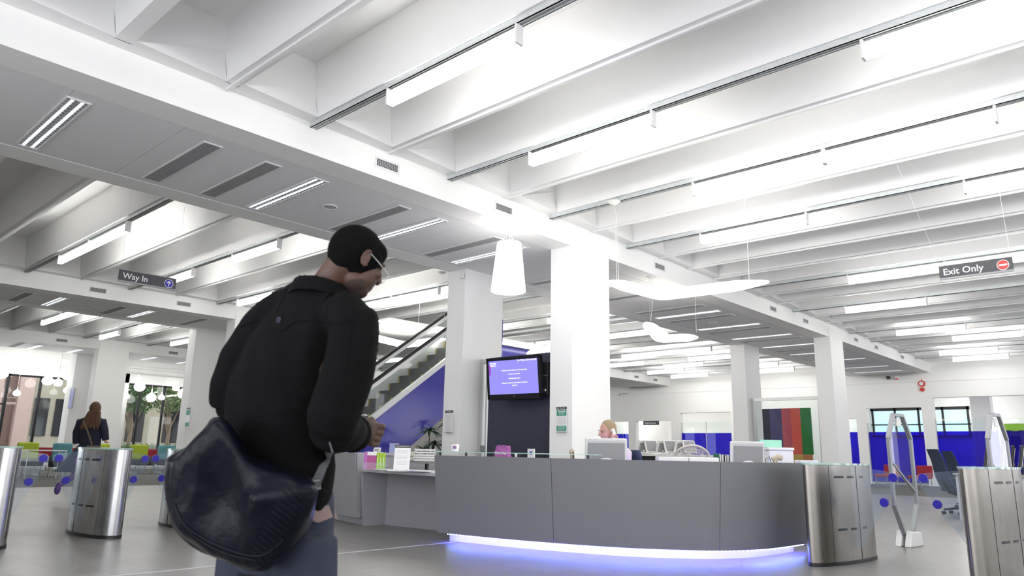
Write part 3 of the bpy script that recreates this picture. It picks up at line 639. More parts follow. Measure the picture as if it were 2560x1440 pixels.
# second glazed partition far right between columns, colour panels behind it
t = thing('glass_partition', 'aluminium framed glass partition between the two right hand columns', 'partition', (23.3, 9.7, 0))
m = MB(); m.box(23.25, 23.35, 8.35, 10.72, 2.82, 2.92); m.box(23.25, 23.35, 10.66, 10.74, 0, 2.82); m.box(23.25, 23.35, 10.5, 10.55, 0, 2.82); m.box(23.25, 23.35, 8.42, 8.46, 0, 2.82); m.build('frame', 'alu', t, world=True)
MB().box(23.29, 23.302, 8.46, 10.66, .02, 2.82).build('pane', 'glass', t, world=True)
mt = thing('colour_wall', 'tall added wall of dark blue, red, green and yellow panels behind glass', 'panel wall', (26.0, 9.7, 0))  # panels added to give the glass its coloured stripes
def q26(px, py): p = onX(px, py, 26.0); return p
cols = [((1907, 1925), (.02, .02, .05)), ((1925, 1955), (.07, .06, .17)), ((1955, 1978), (.55, .10, .13)), ((1978, 2002), (.80, .13, .09)), ((2002, 2028), (.03, .22, .05))]
ztop = q26(1960, 1021).z
for i, ((a, b), c) in enumerate(cols):
    ya, yb = q26(a, 1060).y, q26(b, 1060).y; mat('colour_panel_%d' % i, c, .35, var=.12, vscale=3)
    MB().box(26.0, 26.06, yb, ya, 1.15 if i > 1 else .05, ztop).build('panel', 'colour_panel_%d' % i, mt, world=True)
for i, ((a, b), c) in enumerate((((1955, 1980), (.30, .30, .32)), ((1980, 2005), (.62, .40, .10)), ((2005, 2028), (.60, .22, .10)))):
    ya, yb = q26(a, 1100).y, q26(b, 1100).y; mat('colour_low_%d' % i, c, .35, var=.12, vscale=3); MB().box(26.0, 26.06, yb, ya, .05, 1.148).build('panel', 'colour_low_%d' % i, mt, world=True)
# ================================================================ PENDANTS
def v_lamp(label, pts, wd, cables, canopy, cord, thk=.085):
    c = Vector(pts[1]); t = thing('pendant_lamp', label, 'pendant light', c); P3 = [Vector(p) for p in pts]
    path = [];
    A, B, D = P3
    for k in range(10): path.append(A.lerp(B, k/10.2))
    for k in range(1, 8):
        s_ = k/8; 
        p = A.lerp(B, .92).lerp(B, s_).lerp(B.lerp(D, .08*s_), s_); path.append(p)
    for k in range(1, 11): path.append(B.lerp(D, k/10))
    n = 14; rings = []
    for k, p in enumerate(path):
        tg = (path[min(k+1, len(path)-1)]-path[max(k-1, 0)]).normalized(); sd = tg.cross(Vector((0, 0, 1))).normalized()
        s_ = k/(len(path)-1); e = min(1, math.sqrt(max(0.02, min(s_, 1-s_)*9))); e = max(e, .25)
        wv = wd*(.55+.45*(1-abs(2*s_-1)))*min(1, e+.2); th = thk*e
        rings.append([p-c+sd*math.cos(2*PI*i/n)*wv+Vector((0, 0, 1))*math.sin(2*PI*i/n)*th for i in range(n)])
    MB().loft(rings).build('shade', 'lamp_warm', t)
    for a, b in cables: MB().tube([Vector(a)-c, Vector(b)-c], .003, 5).build('wire', 'white_metal', t)
    if canopy:
        k = Vector(canopy)-c; MB().lathe([(.02, -.05), (.07, -.03), (.11, 0), (.11, .005)], 20, k).build('canopy', 'white_plastic', t)
        MB().tube([k+Vector((0, 0, -.04)), k+Vector((.02, 0, -.12)), k+Vector((.06, 0, -.2)), k+Vector((.07, 0, -.35)), Vector(cord)-c], .004, 6).build('cord', 'white_metal', t)
v_lamp('white glowing V shaped lamp hanging right of the big column', [(9.20, 6.45, 3.655), (10.35, 6.17, 3.60), (10.52, 4.43, 3.61)], .17, [((9.4, 6.42, 3.68), (9.42, 6.46, 5.04)), ((10.45, 4.7, 3.68), (10.47, 4.7, 5.1))], (9.42, 6.47, 5.04), (9.45, 6.42, 3.7))
v_lamp('white glowing V shaped lamp hanging lower and farther back by the beam', [(13.0, 8.15, 3.72), (14.25, 8.5, 3.58), (14.65, 7.85, 3.60)], .24, [((13.0, 8.05, 3.75), (13.0, 8.05, 4.7)), ((14.4, 7.75, 3.66), (14.4, 7.75, 5.1))], (13.0, 8.0, 4.7), (13.02, 8.05, 3.75))
a, b, d_ = onZ(912, 838, 3.75), onZ(1010, 862, 3.75), onZ(1112, 848, 3.75)
v_lamp('white glowing V shaped lamp above the escalator behind the man', [a, b, d_], .14, [(b+Vector((.3, -.2, .03)), b+Vector((.3, -.2, 1.37))), (a+Vector((.2, .0, .03)), a+Vector((.2, 0, 1.37)))], (11.0, 12.4, 5.08), d_)
a, b, d_ = onZ(1306, 876, 3.75), onZ(1352, 870, 3.72), onZ(1420, 832, 3.75)
a, b, d_ = onZ(1318, 884, 3.75), onZ(1352, 878, 3.72), onZ(1420, 846, 3.75)
v_lamp('white glowing V shaped lamp partly hidden behind the big column above the screen', [a, b, d_], .11, [(b+Vector((0, 0, .03)), b+Vector((0, 0, 2.13)))], None, None)
# drum pendant
dp = P(1272, 668, 11.95); t = thing('drum_lamp', 'tall white glowing conical drum shade hanging left of the big column', 'pendant light', dp)
hh = .415
MB().lathe([(.27, -hh), (.285, -hh+.01), (.20, hh-.01), (.19, hh)], 32).build('lamp_shade', 'globe_glow', t)
MB().tube([(0, 0, hh), (0, 0, 4.7-dp.z)], .004, 6).build('cord', 'white_metal', t); MB().lathe([(.02, -.05), (.08, -.03), (.12, -.001), (.12, 0)], 20, (0, 0, 4.7-dp.z)).build('canopy', 'white_plastic', t)
m = MB()
for k in range(3): m.tube([(0, 0, hh+.18), (.18*math.cos(k*2.1), .18*math.sin(k*2.1), hh-.01)], .003, 5)
m.build('hanger', 'white_metal', t)
# onion shaped globes in the cafe corner; small ones stand in for glass reflections
GL = [(2, 932, .62), (59, 922, .60), (171, 937, .57), (349, 967, .52), (378, 994, .46), (457, 985, .52), (440, 970, .36), (145, 957, .40), (119, 952, .46), (42, 983, .30), (168, 976, .33), (404, 994, .30), (318, 991, .26), (345, 952, .38)]
GN = ['cut by the left picture edge', 'large, second from the left edge', 'large, left of the column with the woman', 'large, highest beside the first window bar', 'low, right of the first window bar', 'large, nearest the column right of the windows', 'smaller reflected copy, close behind the rightmost globe', 'mid sized, under the leftmost cluster', 'mid sized, beside the dark window bar', 'small reflected copy, low at far left', 'small reflected copy, just below the large one by the column', 'small reflected copy, low between the window bars', 'smallest reflected copy, at the left edge of the right windows', 'half hidden above another globe by the window bar']
for (px, py, dd), nm in zip(GL, GN):
    Y_ = 35.6 if dd > .45 else 33.2 if dd > .37 else 35.9
    p = onY(px, py, min(Y_, 35.9)); r = dd*.40 if Y_ < 34 else dd*.46
    t = thing('globe_lamp', 'white glowing onion shaped globe, %s' % nm, 'pendant light', p, 0, 'globe lamps before the outer glass wall')
    prof = [(.02, -.86), (.35, -.83), (.70, -.66), (.93, -.36), (1.0, 0), (.92, .36), (.68, .68), (.36, .92), (.16, 1.12), (.07, 1.4), (.05, 1.9)]
    MB().lathe([(a*r, b*r) for a, b in prof], 24).build('shade', 'globe_glow', t)
    zt = 4.95 if Y_ > 34.6 else 4.70
    MB().tube([(0, 0, 1.85*r), (0, 0, zt-p.z)], .006, 5).build('cord', 'white_metal', t)
# ================================================================ ESCALATOR
es = thing('escalator', 'escalator with glass sides and a dark blue side panel rising behind the desk', 'escalator', (9, 13.4, 0))
YE0, YE1 = 13.0, 14.0
pa, pb = onY(935, 1043, YE0), onY(1108, 908, YE0); sl = (pb.z-pa.z)/(pb.x-pa.x); zl = lambda x: pa.z+(x-pa.x)*sl
X1 = 13.75; xb = pa.x-(pa.z-.25)/sl
bw = zl(onY(1102, 1047, YE0).x)-onY(1102, 1047, YE0).z
xz = xb+(bw-.25)/sl if bw > .25 else xb
def sp_(m, y0, y1, t0, t1, x0=None, x1=X1): x0 = x0 or xb; m.prism([(x0, zl(x0)+t0), (x1, zl(x1)+t0), (x1, zl(x1)+t1), (x0, zl(x0)+t1)], y0, y1, ax=1)
for y0, y1, nm in ((YE0, YE0+.04, 'near'), (YE1-.04, YE1, 'far')):
    m = MB(); m.prism([(xb-1.2, 0), (xb+(bw-.2)/sl, 0), (X1, zl(X1)-bw), (X1, zl(X1)-.06), (xb, zl(xb)-.06), (xb-1.2, .19)], y0, y1, ax=1); tag(m.build('side_panel', 'blue_panel', es, world=True), 'dark blue glossy side panel')
    m = MB(); sp_(m, y0-.03, y1+.03, -.06, .07); m.prism([(xb-1.2, .19), (xb, .19), (xb, .32), (xb-1.2, .32)], y0-.03, y1+.03, ax=1); m.build('stringer', 'white_metal', es, world=True)
    yc = (y0+y1)/2; m = MB(); sp_(m, yc-.006, yc+.006, .07, .66); tag(m.build('balustrade', 'glass', es, world=True), 'clear glass balustrade')
    m = MB(); sp_(m, yc-.02, yc+.02, .66, .77); m.build('handrail_track', 'white_metal', es, world=True)
    m = MB(); m.tube([(x, yc, zl(x)+.80) for x in (xb-.3, xb, X1)], .042, 10); m.build('handrail', 'black', es, world=True)
mat('step_edge', (.40, .32, .10), .5); m = MB(); e2 = MB(); x = xb; rise = .2; run = rise/sl
while x < X1-run:
    z = zl(x)+.10; m.box(x, x+run+.02, YE0+.08, YE1-.08, z-.25, z); e2.box(x-.006, x+.012, YE0+.08, YE0+.12, z-.16, z+.003); e2.box(x-.006, x+.012, YE1-.12, YE1-.08, z-.16, z+.003); x += run
sk = MB(); sp_(sk, YE1-.075, YE1-.045, .07, .36); sk.build('skirting', 'white_metal', es, world=True)
mat('step_grey', (.10, .10, .10), .5, .3); m.build('steps', 'step_grey', es, world=True); tag(e2.build('step_edge', 'step_edge', es, world=True), 'yellow step edge markings', kind='stuff')
m = MB(); m.box(10.9, 20, 14.1, 16.2, 4.06, 4.18); struct('ceiling', m, 'wall_paint')
tag(MB().box(10.5, 19.9, 14.06, 14.099, 4.0, 4.05).build('edge_light', 'lamp_warm'), 'long thin glowing light line along the ceiling edge above the escalator', 'light')
p0, p1 = onY(1240, 1000, 14.5), onY(1385, 1000, 14.5)
tag(MB().box(p0.x-.6, p1.x+.8, 14.5, 14.6, 0, 4.04).build('blue_wall', 'blue_panel'), 'dark blue wall seen above the screen between the two columns', 'wall')
t = thing('wall_vent', 'small dark air vent in the ceiling edge above the escalator', 'vent', (11.3, 14.9, 4.06)); MB().box(-.25, .25, -.06, .06, -.012, 0).build('backing', 'grille', t)
# ================================================================ THINGS ON AND BEHIND THE DESK
mat('pink_purple', (.50, .16, .48), .7, var=.1, vscale=20); mat('magenta_print', (.42, .07, .25), .5, var=.6, vscale=45); mat('lime', (.38, .60, .04), .55); mat('lilac', (.35, .38, .66), .5)
mat('binder_green', (.02, .16, .10), .5); mat('clear_shell', (.72, .72, .72), .2, spec=.6); mat('yellow', (.75, .55, .02), .5); mat('beige', (.50, .44, .33), .5); mat('teal', (.12, .32, .36), .7); mat('lime_fabric', (.40, .50, .03), .75)
mat('seat_dark', (.025, .025, .03), .8); mat('red_fabric', (.40, .03, .05), .8); mat('navy_fabric', (.030, .045, .085), .75); mat('mint', (.35, .72, .55), .5); mat('mesh_cream', (.60, .56, .46), .5)
def lcd(name, label, cat, loc, face, w_, h, back, shell, group=None, oval=True, lift=.06, tilt=.12, disp='black_gloss'):
    """monitor standing at loc; 'face' = direction the screen looks at"""
    t = thing(name, label, cat, loc, 0, group); f = Vector((*face, 0)).normalized(); x = Vector((-f.y, f.x, 0)); up = (Vector((0, 0, 1))-f*tilt).normalized(); n = x.cross(up); 
    if n.dot(f) < 0: n = -n
    c = Vector((0, 0, lift+h/2))
    MB().obox(c, x*w_/2, n*.022, up*h/2).build('case', shell, t, bevel=.012)
    MB().obox(c+n*.0225, x*(w_/2-.02), n*.002, up*(h/2-.02)).build('display', disp, t)
    MB().obox(c-n*.026-up*.012, x*(w_/2-.028), n*.008, up*(h/2-.035)).build('back_cover', back, t, bevel=.006)
    if oval:
        m = MB(); R_ = Matrix((x, up, n)).transposed(); m.ell(c-n*.034-up*.05, .07, .028, .008, R=R_, n=24, m=8); m.build('back_mount', 'clear_shell', t)
        m = MB(); m.obox(c-n*.028+up*(h/2-.022), x*(w_/2-.03), n*.006, up*.006)
        for k in range(24): m.obox(c-n*.03+up*(h/2-.018)+x*((k-11.5)*w_*.036), x*.003, n*.006, up*.011)
        m.build('vent_strip', shell, t)
    MB().bar(c-n*.04-up*h*.25, Vector((0, 0, .01))-n*.02, .06, .02).build('stand', shell, t)
    MB().lathe([(.11, 0), (.11, .008), (.03, .018)], 24, Vector((0, 0, 0))-n*.01, sy=.8).build('foot', shell, t)
    return t
tocam = (-.74, -.67)
p = P(1515, 1150, 8.02); lcd('monitor', 'silver backed flat monitor in front of the clerk on the desk', 'monitor', (p.x, p.y, .75), (.74, .67), .462, .37, 'lcd_grey', 'clear_shell')
p = P(1868, 1150, 8.18); lcd('monitor', 'silver backed flat monitor at the right end of the curved desk', 'monitor', (p.x, p.y, .75), (.66, .76), .395, .37, 'lcd_grey', 'clear_shell')
# scanners
def scanner(label, loc, ang, flip=1):
    t = thing('barcode_scanner', label, 'scanner', loc, ang)
    MB().lathe([(.045, 0), (.04, .012), (.03, .03), (.045, .10), (.05, .14), (.04, .14)], 16).build('stand', 'black', t)
    MB().tube([(-.01, 0, .06), (0, 0, .14), (.02, 0, .19)], [.022, .026, .024], 12).build('grip', 'beige', t)
    MB().tube([(-.03*flip, 0, .19), (.04*flip, 0, .215), (.09*flip, 0, .20)], [.02, .036, .03], 12, flat=.8).build('head', 'beige', t)
    MB().tube([(-.02, 0, .10), (-.06*flip, 0, .22), (-.10*flip, 0, .19), (-.11*flip, 0, .05), (-.1*flip, 0, .012)], .004, 6).build('cable', 'black', t)
    return t
p = P(1431, 1150, 8.12); scanner('beige hand scanner in a black cup at the left of the clerk', (p.x, p.y, .811), .8)
p = P(1936, 1150, 8.3); scanner('beige hand scanner lying over its black stand right of the right monitor', (p.x, p.y, .801), -.8)
for i, (x_, l_) in enumerate(((1431, 'left'), (1936, 'right'))):
    p = P(x_, 1150, 8.3 if i else 8.12); tag(MB().box(p.x-.07, p.x+.07, p.y-.07, p.y+.07, .751, .80 if i else .81).build('desk_box', 'grey_plastic'), 'low grey box on the desk carrying the %s hand scanner' % l_, 'box')
# white raised trays behind the front, books, mesh chair, printer
m = MB(); a, b = P(1637, 1150, 8.3), P(1713, 1150, 8.3); c2 = P(1788, 1150, 8.3)
for (u_, v_, lab) in ((a, b, 'left'), (b, c2, 'right')):
    d = (v_-u_); n_ = Vector((-d.y, d.x, 0)).normalized()*.18; q = [(w_.x, w_.y) for w_ in (u_+d*.01, v_-d*.01, v_-d*.01-n_, u_+d*.01-n_)]
    tag(MB().prism(q, .751, .995, 2).build('storage_box', 'white_plastic', bevel=.012), 'long pale box behind the middle of the desk front, the %s of two' % lab, 'box')
a, c2 = P(1985, 1150, 9.0), P(2030, 1150, 9.0); d = (c2-a); n_ = Vector((-d.y, d.x, 0)).normalized()*.2
tag(MB().prism([(w_.x, w_.y) for w_ in (a, c2, c2-n_, a-n_)], .0, .985, 2).build('storage_box', 'white_plastic', bevel=.012), 'pale cabinet at the far right behind the desk front', 'cabinet')
bk = [(1793, .02, .20, 'binder_green'), (1798, .018, .19, 'paper'), (1803, .022, .185, 'black'), (1808, .016, .19, 'paper'), (1813, .02, .175, 'binder_green')]
for i, (px, th, h, mm) in enumerate(bk):
    p = P(px+2, 1150, 8.4); t = thing('book', '%s book standing on the desk left of the right monitor, %s from the left' % ({'binder_green': 'green', 'paper': 'white', 'black': 'black'}[mm], ORD[i]), 'book', (p.x, p.y, .84), -.65, 'books by the right monitor')
    lean = .16*(i-1)/3; up = Vector((lean, 0, 1)).normalized(); xx = Vector((1, 0, -lean)).normalized()
    MB().obox(up*h/2, xx*th/2, Vector((0, .075, 0)), up*h/2).build('cover', mm, t); MB().obox(up*h/2+Vector((0, -.003, 0)), xx*(th/2-.003), Vector((0, .076, 0)), up*(h/2-.004)).build('pages', 'paper', t)
p = P(1806, 1150, 8.45); tag(MB().box(p.x-.1, p.x+.1, p.y-.1, p.y+.1, .751, .84).build('book_shelf', 'grey_plastic'), 'low grey riser under the books by the right monitor', 'shelf')
# cream mesh chair
p = P(1742, 1150, 9.3); t = thing('mesh_chair', 'cream office chair with a perforated rounded back behind the desk', 'chair', (p.x, p.y, 0), -.83)
m = MB(); n = 24
def back_pt(u_, v_, dy=0):
    x = (u_-.5)*.44*(1-.10*(1-v_)); z = .62+v_*.52-.10*abs(2*u_-1)**2.2*v_; return Vector((x, .26-.09*(1-(2*u_-1)**2)+dy, z))
path = [back_pt(0, k/6) for k in range(7)]+[back_pt(k/12, 1) for k in range(1, 13)]+[back_pt(1, 1-k/6) for k in range(1, 7)]+[back_pt(1-k/12, 0) for k in range(1, 13)]
m.tube(path+[path[0]], .018, 8); m.build('back_frame', 'mesh_cream', t)
m = MB()
for i in range(1, 22):
    for s_ in (-1, 1):
        pts = [];
        for k in range(13):
            u_ = i/22-.15*s_+s_*.3*k/12*1.0; 
            if 0 <= u_ <= 1: pts.append(back_pt(u_, k/12))
        if len(pts) > 1: m.tube(pts, .004, 4)
m.build('mesh_back', 'mesh_cream', t)
MB().box(-.23, .23, -.24, .22, .44, .50).build('seat', 'seat_dark', t, bevel=.03)
MB().tube([(0, 0, .44), (0, 0, .08)], .025, 10).build('post', 'grey_metal', t)
for s_ in (-1, 1):
    MB().tube([(.2*s_, .25, .62), (.22*s_, .1, .5), (.2*s_, 0, .45)], .015, 8).build('arm_bracket', 'grey_plastic', t)
for k in range(5):
    a_ = k*2*PI/5; g = MB().tube([(0, 0, .1), (.28*math.cos(a_), .28*math.sin(a_), .07)], [.025, .015], 8).build('leg', 'grey_plastic', t); MB().lathe([(.028, -.02), (.028, .02)], 14, (.28*math.cos(a_), .28*math.sin(a_), .028)).build('caster', 'black', g)
# printer on a cabinet
p = P(1940, 1140, 9.4); t = thing('printer', 'pale grey box printer behind the right monitor with a mint sheet on top', 'printer', (p.x, p.y, .80), -.83)
MB().box(-.155, .155, -.2, .2, 0, .30).build('case', 'white_plastic', t, bevel=.015); MB().box(-.165, .165, -.21, .21, .301, .335).build('lid', 'white_plastic', t, bevel=.01); MB().box(-.13, .13, -.208, -.2, .14, .15).build('paper_slot', 'grey_plastic', t)
tag(MB().obox((p.x-.07, p.y+.04, 1.185), Vector((.10, -.10, 0)), Vector((.02, .02, .0)), (0, 0, .045)).build('mint_box', 'mint'), 'mint green carton standing on the pale printer', 'box')
tag(MB().box(p.x-.35, p.x+.35, p.y-.28, p.y+.28, 0, .80).build('low_cabinet', 'white_plastic'), 'low pale cabinet under the printer behind the desk', 'cabinet')
# notices and leaflets on the side desk
def card_stand(name, label, loc, ang, w_, h, headtxt=None, lean=.22):
    t = thing(name, label, 'sign stand', loc, ang); up = Vector((0, lean, 1)).normalized(); x = Vector((1, 0, 0)); n = x.cross(up)
    MB().obox(up*h/2, x*w_/2, n*.004, up*h/2).build('board', 'paper', t); MB().obox(up*(h-.02)-n*-.005, x*w_/2, n*.002, up*.02).build('header', 'sign_grey', t)
    m = MB()
    for k in range(11):
        if k in (3, 7): continue
        m.obox(up*(h*.78-k*h*.055)+n*.0046-x*((k*13) % 4)*.006, x*(w_*.34), n*.0003, up*.0014)
    m.build('print_lines', 'print_grey', t)
    if headtxt: text_part('lettering', headtxt, .0172, 'sign_text', t, frame_M(up*(h-.02)+n*.0075, x, up), extrude=.0003)
    MB().obox(Vector((0, .035, .004)), x*w_/2*.9, (0, .05, 0), (0, 0, .004)).build('foot', 'clear_shell', t); return t
p = P(1003, 1170, 9.35); card_stand('notice_stand', 'white standing notice with a grey header on the low side desk', (p.x, p.y, .751), -.83, .205, .33, 'The John Rylands Library')
p = P(926, 1168, 9.55); t = thing('leaflet_rack', 'clear leaflet holder with magenta patterned and lime leaflets on the side desk', 'leaflet holder', (p.x, p.y, .751), -.83)
MB().box(-.09, -.045, -.02, -.0, .0, .22).build('leaflet', 'pink_purple', t); MB().box(-.045, .075, -.02, 0, 0, .18).build('leaflet', 'magenta_print', t); MB().box(-.045, .075, -.021, 0, .18, .225).build('leaflet_top', 'paper', t)
for k in range(3): lf = MB().box(.08+k*.038, .115+k*.038, -.024, 0, 0, .215).build('leaflet', 'lime', t); MB().box(.092+k*.038, .098+k*.038, -.0255, -.024, .05, .15).build('leaflet_print', 'paper', lf)
MB().box(-.095, .20, -.03, -.026, 0, .09).build('holder_front', 'glass', t); MB().box(-.095, .20, .001, .005, 0, .23).build('holder_back', 'glass', t); MB().box(-.095, .20, -.03, .01, -.0, .003).build('holder_base', 'glass', t)
for i, (px, dd, ang, mm) in enumerate(((985, 9.15, -.5, 'paper'), (1010, 9.0, -.9, 'paper'), (1040, 8.9, -.2, 'lilac'), (962, 9.3, -1.1, 'paper'), (1058, 8.8, -.7, 'paper'))):
    p = P(px, 1178, dd); t = MB().obox((0, 0, .0015), (.1, 0, 0), (0, .14, 0), (0, 0, .0015)).build('loose_sheet', mm); t.location = (p.x, p.y, .7515+.003*i); t.rotation_euler = (0, 0, ang)
    tag(t, '%s loose sheet lying on the low side desk, %s from the left' % ('lilac' if mm == 'lilac' else 'white', ['second', 'third', 'fourth', 'first', 'fifth'][i]), 'paper', 'loose sheets on the side desk')
# low screen and office desk behind the side desk, with trays and a card reader
tag(MB().obox((8.1, 8.6, .46), (.012, .01, 0), (-.45, .9, 0), (0, 0, .46)).build('back_screen', 'desk_edge'), 'pale grey low screen behind the side desk', 'screen panel')
t = thing('office_desk', 'grey inner office desk seen between the side desk and the curved desk', 'desk', (7.2, 7.7, 0)); MB().box(6.92, 7.5, 6.9, 8.6, .83, .859).build('top', 'grey_plastic', t, world=True)
for (x, y) in ((6.97, 6.95), (7.45, 6.95), (6.97, 8.55), (7.45, 8.55)): MB().box(x-.02, x+.02, y-.02, y+.02, 0, .83).build('leg', 'black', t, world=True)
p = P(1062, 1158, 10.45); t = thing('paper_trays', 'stack of pale grey plastic paper trays left of the curved desk', 'tray', (p.x, p.y, .86), -.75)
for k in range(5): m = MB(); m.box(-.15, .15, -.12, .12, k*.035, k*.035+.006); m.box(-.15, .15, -.12, -.112, k*.035, k*.035+.026); m.box(-.15, -.142, -.12, .12, k*.035, k*.035+.035); m.box(.142, .15, -.12, .12, k*.035, k*.035+.035); m.build('tray', 'white_plastic', t)
p = P(1024, 1158, 10.55); t = thing('label_printer', 'small cream desktop printer beside the paper trays', 'printer', (p.x, p.y, .86), -.75); MB().box(-.085, .085, -.1, .1, 0, .13).build('case', 'cream_plastic', t, bevel=.012); MB().box(-.05, .05, -.104, -.1, .06, .07).build('paper_slot', 'black', t); 
p = P(940, 1128, 13.2); t = thing('card_reader', 'small white handset device behind the leaflets', 'device', (p.x, p.y, .955), -.83); MB().box(-.12, .12, -.1, .1, 0, .012).build('base_tray', 'white_plastic', t, bevel=.004); MB().obox((.02, 0, .045), (.06, 0, 0), (0, .05, .02), (0, -.012, .03)).build('body', 'white_plastic', t, bevel=.006); MB().obox((.02, -.06, .05), (.035, 0, 0), (0, .002, .0), (0, 0, .015)).build('keypad', 'grey_plastic', t)
q = P(940, 1128, 13.2); tag(MB().box(q.x-.2, q.x+.5, q.y-.5, q.y+.2, 0, .954).build('low_cabinet', 'desk_edge'), 'pale grey cabinet behind the leaflet holder', 'cabinet')
p = P(985, 1128, 13.2); tag(MB().obox((p.x, p.y, 1.03-.078+.09), (.06, -.06, 0), (.006, .006, 0), (0, 0, .088)).build('folder', 'lilac'), 'lilac blue folder standing behind the white notice', 'folder')
# cup, bag and card behind the glass shelf
p = P(1137, 1135, 8.25); t = thing('cup', 'white paper tub with coloured stripes standing on the glass shelf', 'cup', (p.x, p.y, 1.002)); MB().lathe([(.042, 0), (.05, .085), (.046, .085), (.04, .006)], 28).build('body', 'paper', t); MB().lathe([(.051, .082), (.053, .092), (.046, .092)], 28).build('rim', 'beige', t)
mat('stripe_purple', (.3, .1, .35), .5)
for k in range(5): a_ = -2.45+.17*k-.3; MB().box(-.003, .003, -.0015, .0, .03, .065).build('stripe', 'stripe_purple', t).matrix_basis = Matrix.Translation((.0485*math.cos(a_), .0485*math.sin(a_), 0)) @ Matrix.Rotation(a_+PI/2, 4, 'Z')
t = thing('back_counter', 'low counter in front of the dark navy board', 'cabinet', (9.7, 8.6, 0)); MB().box(9.35, 10.0, 7.9, 9.75, 0, .90).build('body', 'white_plastic', t, world=True); MB().box(9.3, 10.02, 7.88, 9.78, .90, .925).build('top', 'grey_plastic', t, world=True)
p = onX(1257, 1135, 9.6); t = thing('cloth_bag', 'purple cloth bag with white lettering lying below the screen', 'bag', (9.6, p.y, .925))
m = MB(); rings = []
for k in range(9):
    z = .19*k/8; wv = .19*(1-.12*(k/8)**3)+.008*math.sin(k*2.1); rings.append([Vector((math.cos(2*PI*i/20)*(.055-.035*k/8)+.008*math.sin(i*1.3+k), math.copysign(abs(math.sin(2*PI*i/20))**.6, math.sin(2*PI*i/20))*wv, z+(.012*math.sin(i*.9) if k == 8 else 0))) for i in range(20)])
m.loft(rings).build('body', 'pink_purple', t); text_part('lettering', 'library bag', .062, 'sign_text', t, frame_M((-.064, 0, .07), (0, -1, 0), (0, 0, 1)), bold=.002)
m = MB(); [m.tube([(-.02, y-.05, .16), (-.03, y-.03, .205), (-.03, y+.03, .205), (-.02, y+.05, .16)], .006, 6) for y in (-.04, .06)]; m.build('handle', 'pink_purple', t)
p = onX(1329, 1135, 9.55); t = thing('card_stand', 'small white card with a blue logo standing right of the purple bag', 'card', (9.55, p.y, .925)); MB().box(-.02, 0, -.075, .075, 0, .15).build('card', 'paper', t); MB().box(-.0215, -.02, -.035, .03, .055, .105).build('blue_logo', 'blue_dot', t)
m = MB(); m.box(-.0225, -.0215, -.025, .02, .085, .092); m.build('logo_text', 'sign_text', t)
for i, py in enumerate((1290, 1300)):
    p = onX(py, 1138, 9.5); t = thing('small_tub', 'small dark tub on the counter between purple bag and white card, %s' % ['left', 'right'][i], 'tub', (9.5, p.y, .925)); MB().lathe([(.02, 0), (.025, .07), (.02, .07)], 14).build('body', ['white_plastic', 'black'][i], t)
# catalogue computers on a tall bench behind
t = thing('tall_bench', 'long dark edged white bench carrying the catalogue computers', 'table', (14.2, 8.6, 0)); MB().box(13.9, 14.7, 7.6, 9.9, 1.0, 1.035).build('top', 'white_plastic', t, world=True); MB().box(13.95, 14.65, 7.7, 9.8, .9, .998).build('apron', 'black_matte', t, world=True)
for (x, y) in ((14.0, 7.75), (14.6, 7.75), (14.0, 9.75), (14.6, 9.75)): MB().box(x-.03, x+.03, y-.03, y+.03, 0, .9).build('leg', 'grey_metal', t, world=True)
for i, (px, fa, nm) in enumerate(((1628, (-.35, -1), 'second'), (1608, (.2, 1), 'first'), (1676, (-.35, -1), 'fourth'), (1656, (.2, 1), 'third'), (1724, (-.35, -1), 'sixth'), (1701, (.2, 1), 'fifth'))):
    p = onX(px, 1130, 14.3); lcd('catalogue_monitor', 'silver tilted monitor on the tall bench behind the clerk, %s counting across' % nm, 'monitor', (14.3, p.y, 1.04), fa, .33, .27, 'lcd_grey', 'white_plastic', 'monitors on the tall bench', oval=False, lift=.03, tilt=.32, disp='lcd_grey')
# ================================================================ RIGHT HAND SIDE
def rfid(label, loc, rz):
    t = thing('detection_gate', label, 'security gate', loc, rz, 'library detection gates')
    hx = [(-.13, 1.56), (.13, 1.56), (.33, 1.27), (.33, .48), (.13, .16), (-.13, .16), (-.33, .48), (-.33, 1.27)]
    m = MB(); P_ = [Vector((x, 0, z)) for x, z in hx]
    for a, b in zip(P_, P_[1:]+P_[:1]): m.bar(a, b, .05, .035)
    for a in P_: m.ell(a, .024, .024, .024, n=8, m=6)
    m.build('frame', 'grey_metal', t)
    MB().prism(hx, -.006, .006, ax=1).build('clear_panel', 'glass', t)
    MB().bar((-.32, 0, 1.0), (.32, 0, .62), .03, .02).build('cross_bar', 'grey_metal', t)
    MB().box(-.06, .06, -.012, .012, 1.42, 1.52).build('top_plate', 'white_plastic', t, bevel=.005)
    for s_ in (-1, 1): MB().prism([(-.20, .0), (.20, .0), (.16, .16), (-.12, .18)], .02 if s_ > 0 else -.09, .09 if s_ > 0 else -.02, ax=1).build('foot_block', 'white_plastic', t, bevel=.01)
    MB().prism([(-.06, .0), (.06, .0), (.08, .17), (-.08, .17)], -.018, .018, ax=1).build('post', 'grey_plastic', t)
    return t
rfid('clear library detection gate standing between the two right hand steel gate posts', (10.1, 2.70, 0), -.12)
p = P(2500, 1155, 8.6); rfid('clear library detection gate rising behind the rightmost steel gate post', (p.x, p.y, 0), -.12)
